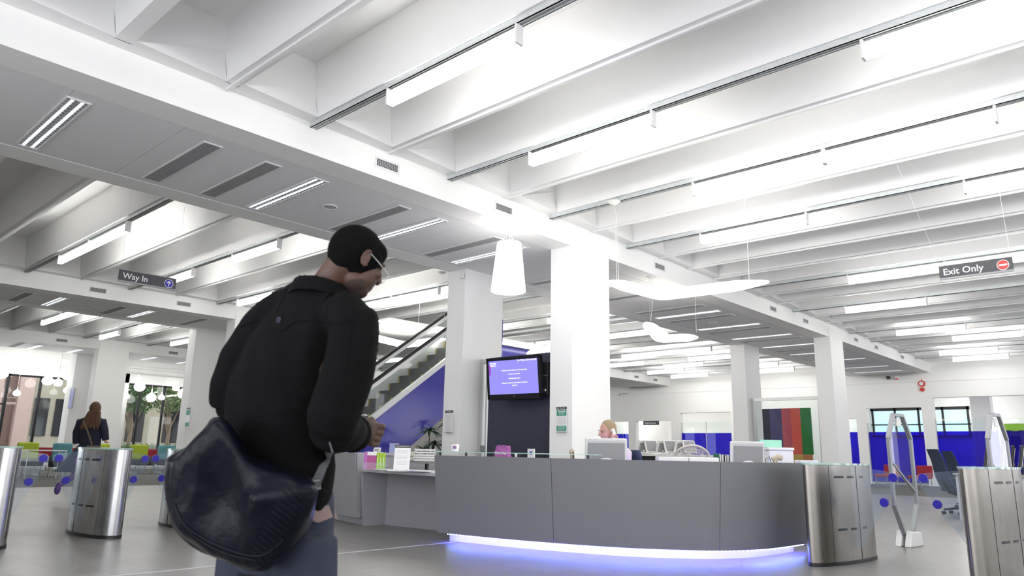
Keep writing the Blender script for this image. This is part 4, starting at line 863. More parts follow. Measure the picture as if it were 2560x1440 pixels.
def office_chair(label, loc, rz):
    t = thing('office_chair', label, 'chair', loc, rz, 'navy office chairs'); rings = []   # faces +x
    for k in range(9):
        z = .52+k*.09; x = -.22-.03*k-.02*math.sin(k*.8); w_ = .22-.004*k if k < 8 else .17
        rings.append([Vector((x+.028*math.cos(2*PI*i/16)-.03*(1-(math.sin(2*PI*i/16))**2)*0, math.copysign(abs(math.sin(2*PI*i/16))**.5, math.sin(2*PI*i/16))*w_, z)) for i in range(16)])
    MB().loft(rings).build('backrest', 'navy_fabric', t)
    MB().tube([(-.26, 0, .95), (-.30, 0, .6), (-.2, 0, .42), (0, 0, .38)], [.03, .03, .03, .04], 8).build('back_stem', 'black', t)
    MB().box(-.22, .24, -.23, .23, .43, .52).build('seat', 'navy_fabric', t, bevel=.04, seg=3)
    MB().tube([(0, 0, .43), (0, 0, .1)], .028, 10).build('gas_post', 'grey_metal', t)
    for s_ in (-1, 1): MB().tube([(-.05, .24*s_, .4), (-.05, .27*s_, .55), (-.1, .27*s_, .68), (.14, .27*s_, .69)], .018, 8).build('armrest', 'black', t)
    for k in range(5):
        a_ = k*2*PI/5+.3; e = Vector((.30*math.cos(a_), .30*math.sin(a_), .085)); g = MB().tube([(0, 0, .13), e], [.03, .018], 8).build('leg', 'black', t)
        m = MB(); [m.tube([e+Vector((-.012+.03*s_, 0, -.055)), e+Vector((.012+.03*s_, 0, -.055))], .03, 12) for s_ in (-.7, .7)]; m.build('caster', 'black', g)
    return t
office_chair('navy high backed office chair nearest, right of the white wall pier', (16.9, 3.54, 0), -.75)
office_chair('navy office chair half hidden behind the nearer navy chair', (19.5, 3.86, 0), -.75)
t = thing('office_desk', 'grey sided office desk carrying black monitors behind the rightmost gate post', 'desk', (15.6, 2.2, 0))
MB().box(15.2, 15.9, .2, 3.25, .78, .81).build('top', 'grey_plastic', t, world=True); MB().box(15.25, 15.85, 3.18, 3.22, 0, .78).build('side_panel', 'desk_edge', t, world=True); MB().box(15.25, 15.85, .25, .29, 0, .78).build('side_panel', 'desk_edge', t, world=True); MB().box(15.25, 15.29, .3, 3.17, .1, .78).build('front_panel', 'desk_edge', t, world=True)
for i, (px, x_) in enumerate(((2466, 15.45), (2506, 15.45), (2530, 15.75), (2552, 15.45))):
    p = onX(px, 1150, x_); lcd('desk_monitor', 'black monitor with pale back edge on the right hand desk, %s from the left' % ORD[i], 'monitor', (x_, p.y, .812), (-.2, .97), .42, .40, 'white_plastic', 'black', 'black monitors on the right hand desk', oval=False, lift=.10, tilt=.2)
    q = p+Vector((-.0, -.04, 0)); 
p = onX(2436, 1150, 15.4); t = thing('desk_phone', 'small grey desk phone left of the black monitors', 'phone', (15.4, p.y, .81)); MB().prism([(-.09, 0), (.09, 0), (.09, .03), (-.09, .08)], -.07, .07, ax=1).build('base', 'grey_plastic', t, bevel=.005); MB().tube([(-.05, -.07, .09), (-.05, 0, .11), (-.05, .07, .09)], .02, 8).build('handset', 'grey_plastic', t)
for i, (px, py, X_) in enumerate(((2217, 1195, 30.5), (2300, 1193, 30.5))):
    p = onX(px, py, X_); t = thing('red_chair', 'red tub chair beyond the gates, %s of the clear detection gate' % ['left', 'right'][i], 'chair', (X_, p.y, 0), -.5, 'red chairs beyond the gates')
    MB().box(-.3, .3, -.3, .3, .38, .5).build('seat', 'red_fabric', t, bevel=.04); MB().box(.2, .3, -.33, .33, .45, .85).build('backrest', 'red_fabric', t, bevel=.04)
    for a_ in (-.25, .25):
        for b_ in (-.25, .25): MB().tube([(a_, b_, 0), (a_, b_, .38)], .014, 6).build('leg', 'grey_metal', t)
# fittings on the end wall
p = onX(2305, 965, 34.79); t = thing('fire_alarm', 'red round fire bell with a smaller red sounder on the end wall', 'alarm', (34.8, p.y, p.z))
def xl(m, y, z, r, x0, x1, n=24): m.add([(x0, y+r*math.cos(2*PI*i/n), z+r*math.sin(2*PI*i/n)) for i in range(n)]+[(x1, y+r*.9*math.cos(2*PI*i/n), z+r*.9*math.sin(2*PI*i/n)) for i in range(n)], [tuple(range(n)), tuple(range(n, 2*n))[::-1]]+[(i, (i+1) % n, n+(i+1) % n, n+i) for i in range(n)])
m = MB(); xl(m, 0, .10, .14, 0, -.09); m.build('bell', 'red_paint', t); m = MB(); xl(m, 0, .10, .085, -.091, -.095); m.build('bell_face', 'white_metal', t); m = MB(); xl(m, 0, -.15, .09, 0, -.10); m.build('sounder', 'red_paint', t); MB().box(-.02, 0, -.008, .008, .24, .33).build('conduit', 'red_paint', t)
for i, (px, py) in enumerate(((2218, 943), (2240, 944))):
    p = onX(px, py, 34.4); t = thing('wall_sensor', 'small %s by the end of the long beam' % ['dark camera bracket', 'white sensor with a dark red lens'][i], 'sensor', (34.8, p.y, p.z)); MB().box(-.2, 0, -.03, .03, -.02, .02).build('bracket', 'black' if not i else 'white_metal', t); MB().box(-.3, -.2, -.07, .07, -.08, .06).build('body', 'black' if not i else 'white_metal', t, bevel=.01)
    if i: MB().box(-.31, -.3, -.06, .06, -.08, -.02).build('lens', 'red_paint', t)
p = onX(1552, 987, 34.2); t = thing('wall_camera', 'white security camera on the end wall right of the big column', 'camera', (34.2, p.y, p.z)); MB().box(-.1, .16, -.06, .06, -.05, .05).build('body', 'white_metal', t, bevel=.01); MB().bar((.0, 0, .05), (.6, 0, .12), .03).build('arm', 'grey_metal', t); MB().box(-.12, -.1, -.03, .03, -.03, .03).build('lens', 'black', t)
p = onX(1168, 686, 10.03); t = thing('column_sensor', 'small white box sensor high on the column left of the drum lamp', 'sensor', (10.08, 10.66, p.z)); MB().box(-.09, -.035, -.05, .05, -.07, .07).build('body', 'white_metal', t, bevel=.008); MB().box(-.035, 0, -.02, .02, -.03, .03).build('mount', 'grey_metal', t)
# glazing rooms behind the end wall
mat('green_paint', (.22, .42, .02), .5); mat('wood_dark', (.03, .05, .06), .4)
t = thing('green_doors', 'lime green door surround seen through the blue glass at the right', 'door', (40, 5.8, 0))
m = MB(); m.box(40, 40.1, 4.9, 6.9, 2.45, 2.75); m.box(40, 40.1, 6.65, 6.9, 0, 2.45); m.box(40, 40.1, 4.9, 5.15, 0, 2.45); m.box(40, 40.1, 5.75, 6.0, 0, 2.45); m.build('frame', 'green_paint', t, world=True); MB().box(40.1, 40.15, 5.1, 6.7, 0, 2.5).build('leaf', 'wood_dark', t, world=True)
p = onX(2450, 1010, 37.5); struct('column', MB().box(37.5, 38.1, p.y-.38, p.y+.38, 0, 4.3), 'white_paint')
mat('sky_pane', (.3, .4, .45), .2, emit=.26, emcol=(.55, .85, .95))
m = MB(); m.box(41.9, 41.99, 8.0, 12.4, 2.3, 3.6); struct('window_5', m, 'sky_pane')
m = MB(); [m.box(41.86, 41.9, y-.05, y+.05, 2.2, 3.7) for y in (8.0, 9.1, 10.2, 11.3, 12.4)]; m.box(41.86, 41.9, 7.9, 12.5, 3.55, 3.7); m.box(41.86, 41.9, 7.9, 12.5, 2.2, 2.3); m.box(41.86, 41.9, 7.9, 12.5, 2.8, 2.86); struct('trim_6', m, 'black_matte')
for i, (x, y) in enumerate(((36.2, 2.5), (39.8, 7.5), (38.5, 9.5), (38.5, 18), (38.5, 21.5), (38.5, 23.8), (38.5, 0), (37, 11.4), (38.5, 15))):  # added lights that keep the rooms behind the openings from going black
    t = thing('added_room_light', 'long white light added to brighten the rooms behind the end wall, %s' % ORD[i], 'ceiling light', (x, y, 4.25), 0, 'lights added in the rooms behind'); MB().box(-1.3, 1.3, -.12, .12, 0, .1).build('diffuser', 'lamp', t); MB().box(-1.32, 1.32, -.13, .13, .1, .149).build('tray', 'white_metal', t)
# ================================================================ CAFE CORNER FAR LEFT
def tub(label, x, y, rz, bm, w_=.62, hb=1.02):
    t = thing('lounge_seat', label, 'chair', (x, y, 0), rz, 'coloured lounge seats')
    MB().box(-w_/2, w_/2, -.42, .40, .30, .50).build('seat', 'seat_dark', t, bevel=.04); MB().box(-w_/2, w_/2, .28, .46, .48, hb).build('backrest', bm, t, bevel=.06, seg=3)
    for a_ in (-.24, .24):
        m = MB(); m.tube([(a_, -.34, .30), (a_, -.34, .02), (a_, .34, .02), (a_, .34, .30)], .014, 6); m.build('leg', 'alu', t)
    return t
p = onZ(82, 1180, 0); tub('lounge seat with lime green back left of the white table', onY(80, 1110, 27).x, 27.0, .0, 'lime_fabric', .60)
tub('lounge seat with teal back right of the white table', onY(156, 1110, 26).x, 26.0, -.35, 'teal', .54)
tub('lime green lounge seat just behind the walking woman', 10.0, 29.3, .2, 'lime_fabric', .8)
p = onY(360, 1115, 28); tub('lounge seat with lime green back between the gate posts under the right windows', p.x, 28, 0, 'lime_fabric', .60)
p = onY(425, 1115, 28); tub('lounge seat with teal back just left of the man with the bag', p.x, 28, -.1, 'teal', .60)
for i, px in enumerate((205, 320, 395, 128)): p = onY(px, 1125, 33.0); tub('low red lounge seat beside the far glass wall, %s' % ['behind the woman', 'left of the lime seat', 'between the lime and teal seats', 'left of the teal seat'][i], p.x, 33.0, .1, 'red_fabric', .7, .84)
t = thing('cafe_table', 'small white cafe table with thin metal legs between the lime and teal seats', 'table', (onY(112, 1120, 24.6).x, 24.6, 0)); MB().box(-.5, .5, -.35, .35, .78, .81).build('top', 'white_plastic', t)
for a_ in (-.48, .48):
    for b_ in (-.3, .3): MB().tube([(a_, b_, 0), (a_, b_, .78)], .015, 6).build('leg', 'alu', t)
p = onY(178, 1057, 34.5); t = thing('info_screen', 'small black screen with a red page on the wall left of the woman', 'screen', (p.x, 34.52, p.z), 0); MB().box(-.20, .22, -.05, 0, -.32, .32).build('case', 'black', t); MB().box(-.12, .2, -.055, -.05, -.25, .25).build('display', 'screen_red', t); MB().box(-.12, .2, -.057, -.055, -.25, -.2).build('page_foot', 'screen_blue', t)
struct('column', MB().box(p.x-.25, p.x+.35, 34.53, 35.0, 0, 4.9), 'white_paint')
p = onX(232, 1000, 10.06); t = thing('wall_picture', 'small framed notice on the column beside the head of the woman', 'notice', (10.075, 33.9, p.z+.15)); MB().box(-.03, 0, -.25, .25, -.42, .42).build('frame', 'grey_metal', t); MB().box(-.034, -.03, -.21, .21, -.38, .38).build('sheet', 'lilac', t)
p = onX(1395, 1000, 9)
# yellow marks on the leftmost gate post
t = MB(); c_ = gA
def gp(px, py):   # local point on the near face of the leftmost gate
    return None
m = MB(); R = Matrix.Rotation(-1.628, 3, 'Z')
th = 1.628
def face(x, z, g=.004): return Vector((x, .186*math.sqrt(max(0, 1-(x/.583)**2))+g, z))
m.loft([[face(x, .83, -.002), face(x, .83), face(x, .91), face(x, .91, -.002)] for x in (-.50, -.44, -.36, -.28, -.2)], True, False); m.build('warning_tape', 'black', gA)
m = MB(); m.loft([[face(x, .832, .004), face(x, .832, .006), face(x-.05, .908, .006), face(x-.05, .908, .004)] for x in (-.40, -.34, -.28)], True, False); m.build('yellow_stripe', 'yellow', gA)
m = MB(); m.tube([face(-.36, .72, .01), face(-.47, .72, .03), face(-.50, .66, .03), face(-.47, .60, .03), face(-.40, .56, .02)], .028, 10); m.build('yellow_handle', 'yellow', gA)
# ================================================================ OUTSIDE
mat('brick', (.30, .20, .17), .8, var=.2, vscale=30); mat('pink_stone', (.42, .30, .26), .7, var=.08, vscale=6); mat('pale_stone', (.40, .36, .28), .7, var=.15, vscale=3); mat('bark', (.16, .12, .08), .9); mat('paving', (.22, .21, .20), .8, var=.1, vscale=6)
struct('floor', MB().box(-8, 40, YG+.35, 60, -.25, -.02), 'paving')
t = thing('brick_building', 'brick and pink stone building seen through the far left windows', 'building', (6, 45, 0)); MB().box(2, 11.2, 46, 47, -.02, 9).build('wall', 'brick', t, world=True)
for x0, x1, mm in ((9.3, 10.2, 'pink_stone'), (10.9, 11.6, 'pink_stone'), (7.6, 8.3, 'white_paint'), (5.5, 6.2, 'pink_stone')): MB().box(x0, x1, 45.2, 45.9, -.02, 8).build('pier', mm, t, world=True)
for k in range(3): MB().box(11.9+k*1.0, 12.6+k*1.0, 45.92, 46.0, 1.4, 3.4).build('window', 'black_gloss', t, world=True)
MB().box(11.3, 15, 46, 47, -.02, 9).build('wall', 'pale_stone', t, world=True)
t = thing('stone_building', 'pale stone building behind the trees outside the windows', 'building', (20, 52, 0)); MB().box(15.5, 34, 52, 53, -.02, 11).build('wall', 'pale_stone', t, world=True)
for k in range(6): MB().box(16.5+k*2.4, 17.6+k*2.4, 51.95, 52, 1.2, 3.8).build('window', 'black_gloss', t, world=True)
mat('leaf_dark', (.020, .055, .018), .6, var=.5, vscale=2); mat('leaf_mid', (.06, .13, .04), .6, var=.5, vscale=2); mat('leaf_pale', (.14, .20, .08), .6, var=.4, vscale=2)
def leaves(c, r, n, mm, par, sz=.12, flat=1.0):
    m = MB()
    for _ in range(n):
        d = Vector((random.gauss(0, 1), random.gauss(0, 1), random.gauss(0, 1))).normalized()*r*random.random()**.4; d.z *= flat; q = Vector(c)+d
        a = Vector((random.gauss(0, 1), random.gauss(0, 1), random.gauss(0, 1))).normalized(); b = a.cross(Vector((random.random(), .3, random.random()))).normalized()
        m.add([q, q+a*sz*.5+b*sz*.22, q+a*sz, q+a*sz*.5-b*sz*.22], [(0, 1, 2, 3)])
    return m.build('foliage', mm, par)
for i, (x, y, h, r, mm) in enumerate(((17.3, 47, 4.2, 1.4, 'leaf_mid'), (20.4, 49, 4.6, 1.6, 'leaf_pale'), (14.6, 44.5, 4.8, 1.2, 'leaf_dark'), (23.8, 47, 4.2, 1.6, 'leaf_mid'))):
    t = thing('tree', 'leafy tree outside the right group of windows, %s from the left' % ['second', 'third', 'first', 'fourth'][i], 'tree', (x, y, -.02)); MB().tube([(0, 0, 0), (.1, .0, h*.5), (0, .1, h*.8)], [.16, .11, .06], 8).build('trunk', 'bark', t)
    for k in range(3): MB().tube([(0, 0, h*.4), (.5*math.cos(k*2), .5*math.sin(k*2), h*.7), (1.2*math.cos(k*2), 1.2*math.sin(k*2), h)], [.07, .05, .02], 6).build('branch', 'bark', t)
    leaves((0, 0, h), r, 1500, mm, t, .28)
for i, (x, w_) in enumerate(((15.5, 1.8), (19.2, 1.7), (22.7, 1.7))):
    t = thing('hedge', 'low dark green hedge outside the windows, %s from the left' % ORD[i], 'hedge', (x, 41.5, -.02)); m = MB(); m.box(-w_, w_, -.4, .4, 0, .9); m.build('hedge_core', 'leaf_dark', t)
    m = MB()
    for _ in range(1400): q = Vector((random.uniform(-w_, w_), random.uniform(-.45, .45), random.uniform(.1, 1.05))); a = Vector((random.gauss(0, 1), random.gauss(0, 1), random.gauss(0, 1))).normalized(); b = a.cross(Vector((.3, .8, .2))).normalized(); m.add([q, q+a*.07+b*.03, q+a*.14, q+a*.07-b*.03], [(0, 1, 2, 3)])
    m.build('foliage', 'leaf_mid', t)
# plants by the escalator
mat('palm_leaf', (.02, .07, .02), .5)
def palm(label, loc, h, n, L):
    t = thing('potted_palm', label, 'plant', loc, 0); MB().lathe([(.13, 0), (.17, .28), (.155, .28), (.15, .24)], 20).build('pot', 'grey_plastic', t); MB().lathe([(.15, .235), (.15, .245)], 16).build('soil', 'bark', t)
    tips = [(Vector((0, 0, h)), 0), (Vector((.10, -.06, h*.8)), 1)]
    for tp, _ in tips: MB().tube([(0, 0, .24), Vector((tp.x*.3, tp.y*.3, tp.z*.6)), tp], .011, 8).build('stem', 'bark', t)
    for tp, k0 in tips:
        for k in range(n):
            a_ = k*2.4+k0; e = random.uniform(.1, 1.1); d = Vector((math.cos(a_)*math.cos(e), math.sin(a_)*math.cos(e), math.sin(e))); sd = d.cross(Vector((0, 0, 1))).normalized(); m = MB(); rings = []
            for j in range(6):
                s_ = j/5; q = tp+d*L*s_+Vector((0, 0, -L*.55*s_*s_)); ww = .030*math.sin(PI*min(1, s_*.9+.08))+.001; rings.append([q-sd*ww, q+Vector((0, 0, .004)), q+sd*ww, q-Vector((0, 0, .001))])
            m.loft(rings, True, True).build('leaf', 'palm_leaf', t)
p = onY(1072, 1130, 12.2); palm('potted palm standing under the escalator by the column', (p.x, 12.2, 0), 1.42, 26, .33)
p = onY(1096, 1130, 12.85); palm('taller potted palm touching the column beside the escalator', (p.x+.02, 12.55, 0), 1.60, 24, .36)
p = onY(1060, 1130, 11.9); palm('small low potted palm left of the taller palms', (p.x-.02, 11.9, 0), 1.02, 18, .28)
# ================================================================ PEOPLE
mat('skin_dark', (.070, .034, .021), .55, bump=.1, bscale=180); mat('hair_black', (.004, .0035, .0035), .95, bump=.8, bscale=260, spec=.1)
mat('coat_black', (.0035, .0035, .0040), .92, bump=.25, bscale=120, spec=.12); mat('leather_black', (.003, .004, .008), .33, bump=.6, bscale=9, spec=.13)
mat('denim', (.022, .028, .050), .85, var=.45, vscale=9, bump=.4, bscale=150)
mat('skin_pale', (.62, .34, .26), .5); mat('hair_fair', (.36, .27, .16), .8); mat('hair_brown', (.10, .05, .022), .75, var=.5, vscale=30); mat('shirt_pink', (.78, .66, .70), .7, var=.05, vscale=6); mat('navy_cloth', (.010, .012, .028), .8); mat('skirt_blue', (.035, .05, .09), .85, var=.2, vscale=12); mat('tights_purple', (.10, .05, .22), .7)
mat('webbing', (.12, .125, .13), .55, bump=.6, bscale=200); mat('eye_white', (.7, .7, .68), .3)
def stripe_mat(name, c1, c2, sc):
    m = mat(name, c1, .75); nt = m.node_tree; b = nt.nodes['Principled BSDF']; tc = nt.nodes['Texture Coordinate']
    w_ = nt.nodes.new('ShaderNodeTexWave'); w_.bands_direction = 'Z'; w_.inputs['Scale'].default_value = sc; w_.inputs['Distortion'].default_value = .6
    mx = nt.nodes.new('ShaderNodeMix'); mx.data_type = 'RGBA'; mx.inputs[6].default_value = (*c1, 1); mx.inputs[7].default_value = (*c2, 1)
    nt.links.new(tc.outputs['Object'], w_.inputs[0]); nt.links.new(w_.outputs[1], mx.inputs[0]); nt.links.new(mx.outputs[2], b.inputs['Base Color'])
stripe_mat('stripe_shirt', (.15, .07, .065), (.26, .22, .205), 60)
rh = Vector((syw, -cyw, 0)); fh = Vector((cyw, syw, 0)); UZ = Vector((0, 0, 1))
PXM = 2.65/FPX      # metres per pixel at the depth of the near man
mat('stubble', (.030, .016, .011), .85)
# ---------------- the near man: he faces right and away, bending his head over his hands
D0 = 2.65
TH = .55; FD = fh*math.cos(TH)+rh*math.sin(TH); RT = rh*math.cos(TH)-fh*math.sin(TH)     # facing, his right
base = P(720, 1240, D0); base.z = 0
man = thing('person', 'person in a black coat and jeans seen from behind, head bent over his hands', 'person', base)
def ring_e(c, a, b, n=24, L=RT, Fv=FD, tilt=None, pw=1.0):
    c = Vector(c); return [c+L*(math.copysign(abs(math.cos(2*PI*i/n))**pw, math.cos(2*PI*i/n))*a)+Fv*(math.copysign(abs(math.sin(2*PI*i/n))**pw, math.sin(2*PI*i/n))*b) for i in range(n)]
# body under the clothes: head, neck, hands joined in one continuous surface
face_az = .84; fp = .42
HF = (fh*math.cos(face_az)+rh*math.sin(face_az)); HFp = (HF*math.cos(fp)-UZ*math.sin(fp)).normalized(); HL = HF.cross(UZ).normalized(); HU = HL.cross(HFp).normalized()
HR = Matrix((HL, HFp, HU)).transposed()     # local x = his right, y = face forward, z = up
hc = P(893, 648, D0); HS = 1.07
def hp(x, y, z): return hc+(HL*x+HFp*y+HU*z)*HS
b = MB()
b.ell(hc+HU*.012-HFp*.012, .080, .100, .100, R=HR, n=28, m=18)
b.ell(hp(0, .040, -.035), .062, .060, .075, R=HR, n=24, m=14)
b.ell(hp(0, .052, -.092), .040, .036, .030, R=HR, n=20, m=10)      # chin
b.ell(hp(0, .020, -.075), .056, .052, .040, R=HR, n=20, m=10)      # jaw
b.tube([hp(0, .088, .012), hp(0, .104, -.022), hp(0, .100, -.034)], [.010, .016, .013], 10)   # nose
b.ell(hp(0, .085, -.062), .024, .012, .008, R=HR); b.ell(hp(0, .083, -.073), .021, .012, .008, R=HR)   # lips
b.ell(hp(0, .082, .022), .05, .014, .010, R=HR)                    # brow
for s_ in (-1, 1): b.ell(hp(.040*s_, .070, -.022), .022, .02, .02, R=HR)
nb = P(800, 735, D0+.02)
b.tube([hp(0, -.035, -.035), hp(0, -.035, -.085)*.45+nb*.55, nb, nb-UZ*.06-FD*.02], [.058, .060, .066, .075], 20)
# hands: right fist in front of the cuff, left hand meeting it
def fist(b, c, fw, dn, side, s=1.0):
    """palm block with four curled fingers and a thumb; fw = knuckle direction, dn = across the fingers"""
    fw, dn = fw.normalized(), dn.normalized(); pal = fw.cross(dn).normalized()*side
    b.tube([c-fw*.055*s, c, c+fw*.028*s], [.026*s, .036*s, .036*s], 12, flat=.62, side=dn)
    for k, (ln, r) in enumerate(((.040, .0105), (.043, .011), (.040, .0105), (.034, .0092))):
        o = c+fw*.026*s+dn*((k-1.5)*.0205*s)
        b.tube([o, o+fw*ln*.62*s+pal*.002, o+fw*ln*.72*s+pal*.026*s, o+fw*ln*.1*s+pal*.040*s], [r*s, r*1.02*s, r*.95*s, r*.85*s], 9)
    o = c-fw*.02*s-dn*.032*s
    b.tube([o, o+fw*.03*s-dn*.012*s+pal*.02*s, o+fw*.055*s+dn*.004*s+pal*.032*s], [.013*s, .0125*s, .010*s], 9)
hr_ = P(914, 1082, 2.74)
fist(b, hr_, (rh*.85+fh*.45-UZ*.18), (-UZ*.92-rh*.28), 1, 1.16)
hl_ = hr_+fh*.13-rh*.02
wr = P(882, 1082, 2.66)
b.tube([P(850, 1078, 2.55), wr, hr_-rh*.03], [.036, .030, .028], 14)
b.tube([hr_-rh*.03, P(860, 1078, 2.62), P(815, 1060, 2.5), P(835, 930, 2.52), P(850, 850, 2.6), nb-UZ*.12], [.027, .034, .045, .05, .06, .07], 12)
fist(b, hl_, (rh*.85-fh*.35-UZ*.1), (-UZ*.9+rh*.1), -1, 1.1)
b.tube([hl_-rh*.04, hl_-rh*.16+fh*.0-UZ*.01, P(660, 1050, 2.85), P(600, 1000, 2.75), P(650, 870, 2.75), nb-UZ*.12], [.028, .034, .042, .045, .055, .07], 12)
skin = blob(b, 'body', 'skin_dark', man, voxel=.0045, smooth=4, world=True)
# ear
e = MB(); ec = hp(.076, -.004, -.018)
er = [ec+HU*(.030*math.cos(t_))-HFp*(.017*math.sin(t_)+.002)+HL*(.010) for t_ in [2*PI*k/18-.5 for k in range(14)]]
e.tube(er, [.003]+[.0046]*12+[.003], 8); e.ell(ec-HU*.022+HFp*.002+HL*.004, .006, .009, .011, R=HR); e.ell(ec+HL*.003-HFp*.002, .008, .017, .030, R=HR); e.tube([ec+HU*.018+HFp*.004+HL*.006, ec+HU*.002-HFp*.003+HL*.008, ec-HU*.014+HFp*.004+HL*.006], [.004]*3, 8)
blob(e, 'ear', 'skin_dark', man, voxel=.0028, smooth=2, world=True)
e = MB(); ec = hp(-.076, -.004, -.018); e.ell(ec, .008, .018, .032, R=HR); e.build('ear', 'skin_dark', man, world=True)
# hair: close cropped cap
h = MB(); h.ell(hc+HU*.016-HFp*.014, .0865, .106, .107, R=HR, n=32, m=20); h.ell(hp(0, -.048, -.028), .066, .048, .060, R=HR, n=24, m=14); h.ell(hp(0, .034, .050), .072, .058, .050, R=HR, n=24, m=14)
for s_ in (-1, 1): h.ell(hp(.055*s_, .028, .012), .024, .030, .036, R=HR)
blob(h, 'hair', 'hair_black', man, voxel=.006, smooth=3, world=True)
bd = MB(); bd.ell(hp(0, .052, -.093), .0425, .0385, .031, R=HR, n=20, m=10); bd.ell(hp(0, .028, -.084), .0575, .050, .035, R=HR, n=20, m=10); bd.ell(hp(0, .090, -.050), .022, .010, .005, R=HR); blob(bd, 'beard', 'stubble', man, voxel=.005, smooth=3, world=True)
# glasses
g = MB(); g.tube([hp(.080, -.012, .010), hp(.078, .05, -.004), hp(.066, .098, -.012)], .0016, 6); g.tube([hp(-.080, -.012, .010), hp(-.078, .05, -.004), hp(-.066, .098, -.012)], .0016, 6)
for s_ in (-1, 1): g.tube([hp(s_*.034+.027*math.cos(2*PI*k/20), .108-.006*abs(s_*.034+.027*math.cos(2*PI*k/20))/.06, -.018+.018*math.sin(2*PI*k/20)) for k in range(21)], .0013, 6)
g.tube([hp(-.008, .110, -.012), hp(.008, .110, -.012)], .0013, 6); g.build('glasses', 'alu', man, world=True)
# jacket
def jr(cx, y, a, bb, dd=0.0, pw=.9): return ring_e(P(cx, y, D0+dd), a, bb, 28, pw=pw)
j = MB()
j.loft([jr(716, 1276, .178, .130, .03), jr(712, 1200, .186, .140, .03), jr(706, 1120, .200, .150, .03), jr(706, 1030, .220, .160, .03), jr(722, 950, .230, .160, .02), jr(742, 890, .225, .150, .01), jr(762, 840, .205, .140, 0), jr(780, 790, .170, .120, 0), jr(792, 750, .125, .100, 0), jr(800, 715, .085, .085, 0)])
# shoulders
j.tube([P(850, 775, 2.56), P(884, 815, 2.50), P(884, 860, 2.48)], [.075, .082, .082], 16); j.tube([P(770, 765, 2.66), P(690, 790, 2.72), P(640, 850, 2.76)], [.085, .085, .078], 16); j.tube([P(740, 760, 2.70), P(850, 765, 2.58)], [.085, .075], 16)
# near (right) sleeve, upper arm hanging down and forearm reaching forward
j.tube([P(884, 830, 2.49), P(874, 900, 2.46), P(856, 970, 2.43), P(836, 1035, 2.42), P(826, 1070, 2.43)], [.080, .083, .083, .080, .074], 18)
j.tube([P(826, 1062, 2.43), P(846, 1078, 2.50), P(872, 1082, 2.58), P(889, 1083, 2.64)], [.080, .078, .070, .062], 18)
# far (left) sleeve
j.tube([P(642, 845, 2.76), P(602, 900, 2.76), P(580, 960, 2.75), P(575, 1010, 2.76)], [.080, .078, .074, .068], 18)
j.tube([P(577, 1005, 2.76), P(640, 1040, 2.90), P(720, 1060, 2.98), P(790, 1070, 3.0)], [.068, .066, .062, .058], 16)
j.ell(P(922, 873, 2.62), .028, .03, .018)          # chest pocket flap
jac = blob(j, 'coat', 'coat_black', man, voxel=.008, smooth=16, world=True, fold=.018, fscale=6, fdir=(1, 1, .45))
# collar, yoke seam, back button, cuff
c = MB(); rings = []
for k, (a_, z_, r_) in enumerate([(0, 0, 0)]): pass
cc = P(808, 722, D0); n = 30; lo, mid, up_ = [], [], []
for i in range(n+1):
    t_ = -PI*.95+2*PI*.95*i/n; dr = (-FD*math.cos(t_)+RT*math.sin(t_))
    drop = .058*(1-math.cos(t_))*.5
    lo.append(cc+dr*.128-UZ*(.030+drop)-FD*.0+FD*.015*(1-math.cos(t_))); mid.append(cc+dr*.108+UZ*(.030-drop*1.0)+FD*.012*(1-math.cos(t_))); up_.append(cc+dr*.088+UZ*(.016-drop)+FD*.012*(1-math.cos(t_)))
inn = [p+UZ*.002-(p-cc).normalized()*.012 for p in lo]
c.loft([[lo[i], mid[i], up_[i], inn[i]] for i in range(n+1)], True, True); blob(c, 'collar', 'coat_black', man, voxel=.0045, smooth=3, world=True)
bp = P(697, 800, 2.475)
tag(MB().ell(bp, .0125, .0125, .005, R=Matrix((RT, UZ, -FD)).transposed()).build('button', 'navy_cloth', man, world=True), 'dark button on the back yoke')
dg = bpy.context.evaluated_depsgraph_get(); dg.update()
from mathutils.bvhtree import BVHTree
def bvh_of(o):
    M_ = Matrix.Translation(o.parent.location) if o.parent else Matrix.Identity(4); return BVHTree.FromPolygons([M_ @ v.co for v in o.data.vertices], [p.vertices[:] for p in o.data.polygons])
JT = bvh_of(jac)
def onto(px, py, lift=.002):
    o_ = Vector((0, 0, EYE)); r_ = ray(px, py).normalized(); h_ = JT.ray_cast(o_, r_)
    return (h_[0]-r_*lift) if h_[0] else None
sm = MB()
for poly in ([(600, 818), (640, 802), (665, 808), (690, 826), (700, 828), (715, 822), (735, 806), (780, 800), (840, 808), (880, 800)], [(716, 724), (708, 745), (690, 780)], [(880, 800), (872, 860), (866, 930)]):
    pts = [q for q in (onto(x, y, .001) for x, y in spline(poly, 5)) if q]
    if len(pts) > 2: sm.tube(pts, .0028, 6)
sm.build('yoke_seam', 'coat_black', man, world=True)
q = onto(697, 800, .002)
if q: [o for o in man.children if o.name.startswith('button')][0].data.transform(Matrix.Translation(q-bp))
cf = MB(); ca = P(887, 1083, 2.635); cd = (P(915, 1083, 2.68)-P(880, 1083, 2.58)).normalized()
cf.tube([ca-cd*.03, ca+cd*.002], [.068, .066], 20); cf.tube([ca-cd*.012, ca+cd*.006], [.0695, .066], 20); blob(cf, 'cuff', 'coat_black', man, voxel=.006, smooth=2, world=True, fold=.004, fscale=14)
w_ = MB(); w_.tube([P(897, 1092, 2.70)+(-UZ*math.cos(k*.5)*.030+fh*math.sin(k*.5)*.026) for k in range(14)], .004, 8); tag(w_.build('watch_strap', 'alu', man, world=True), 'thin metal watch strap at the right cuff')
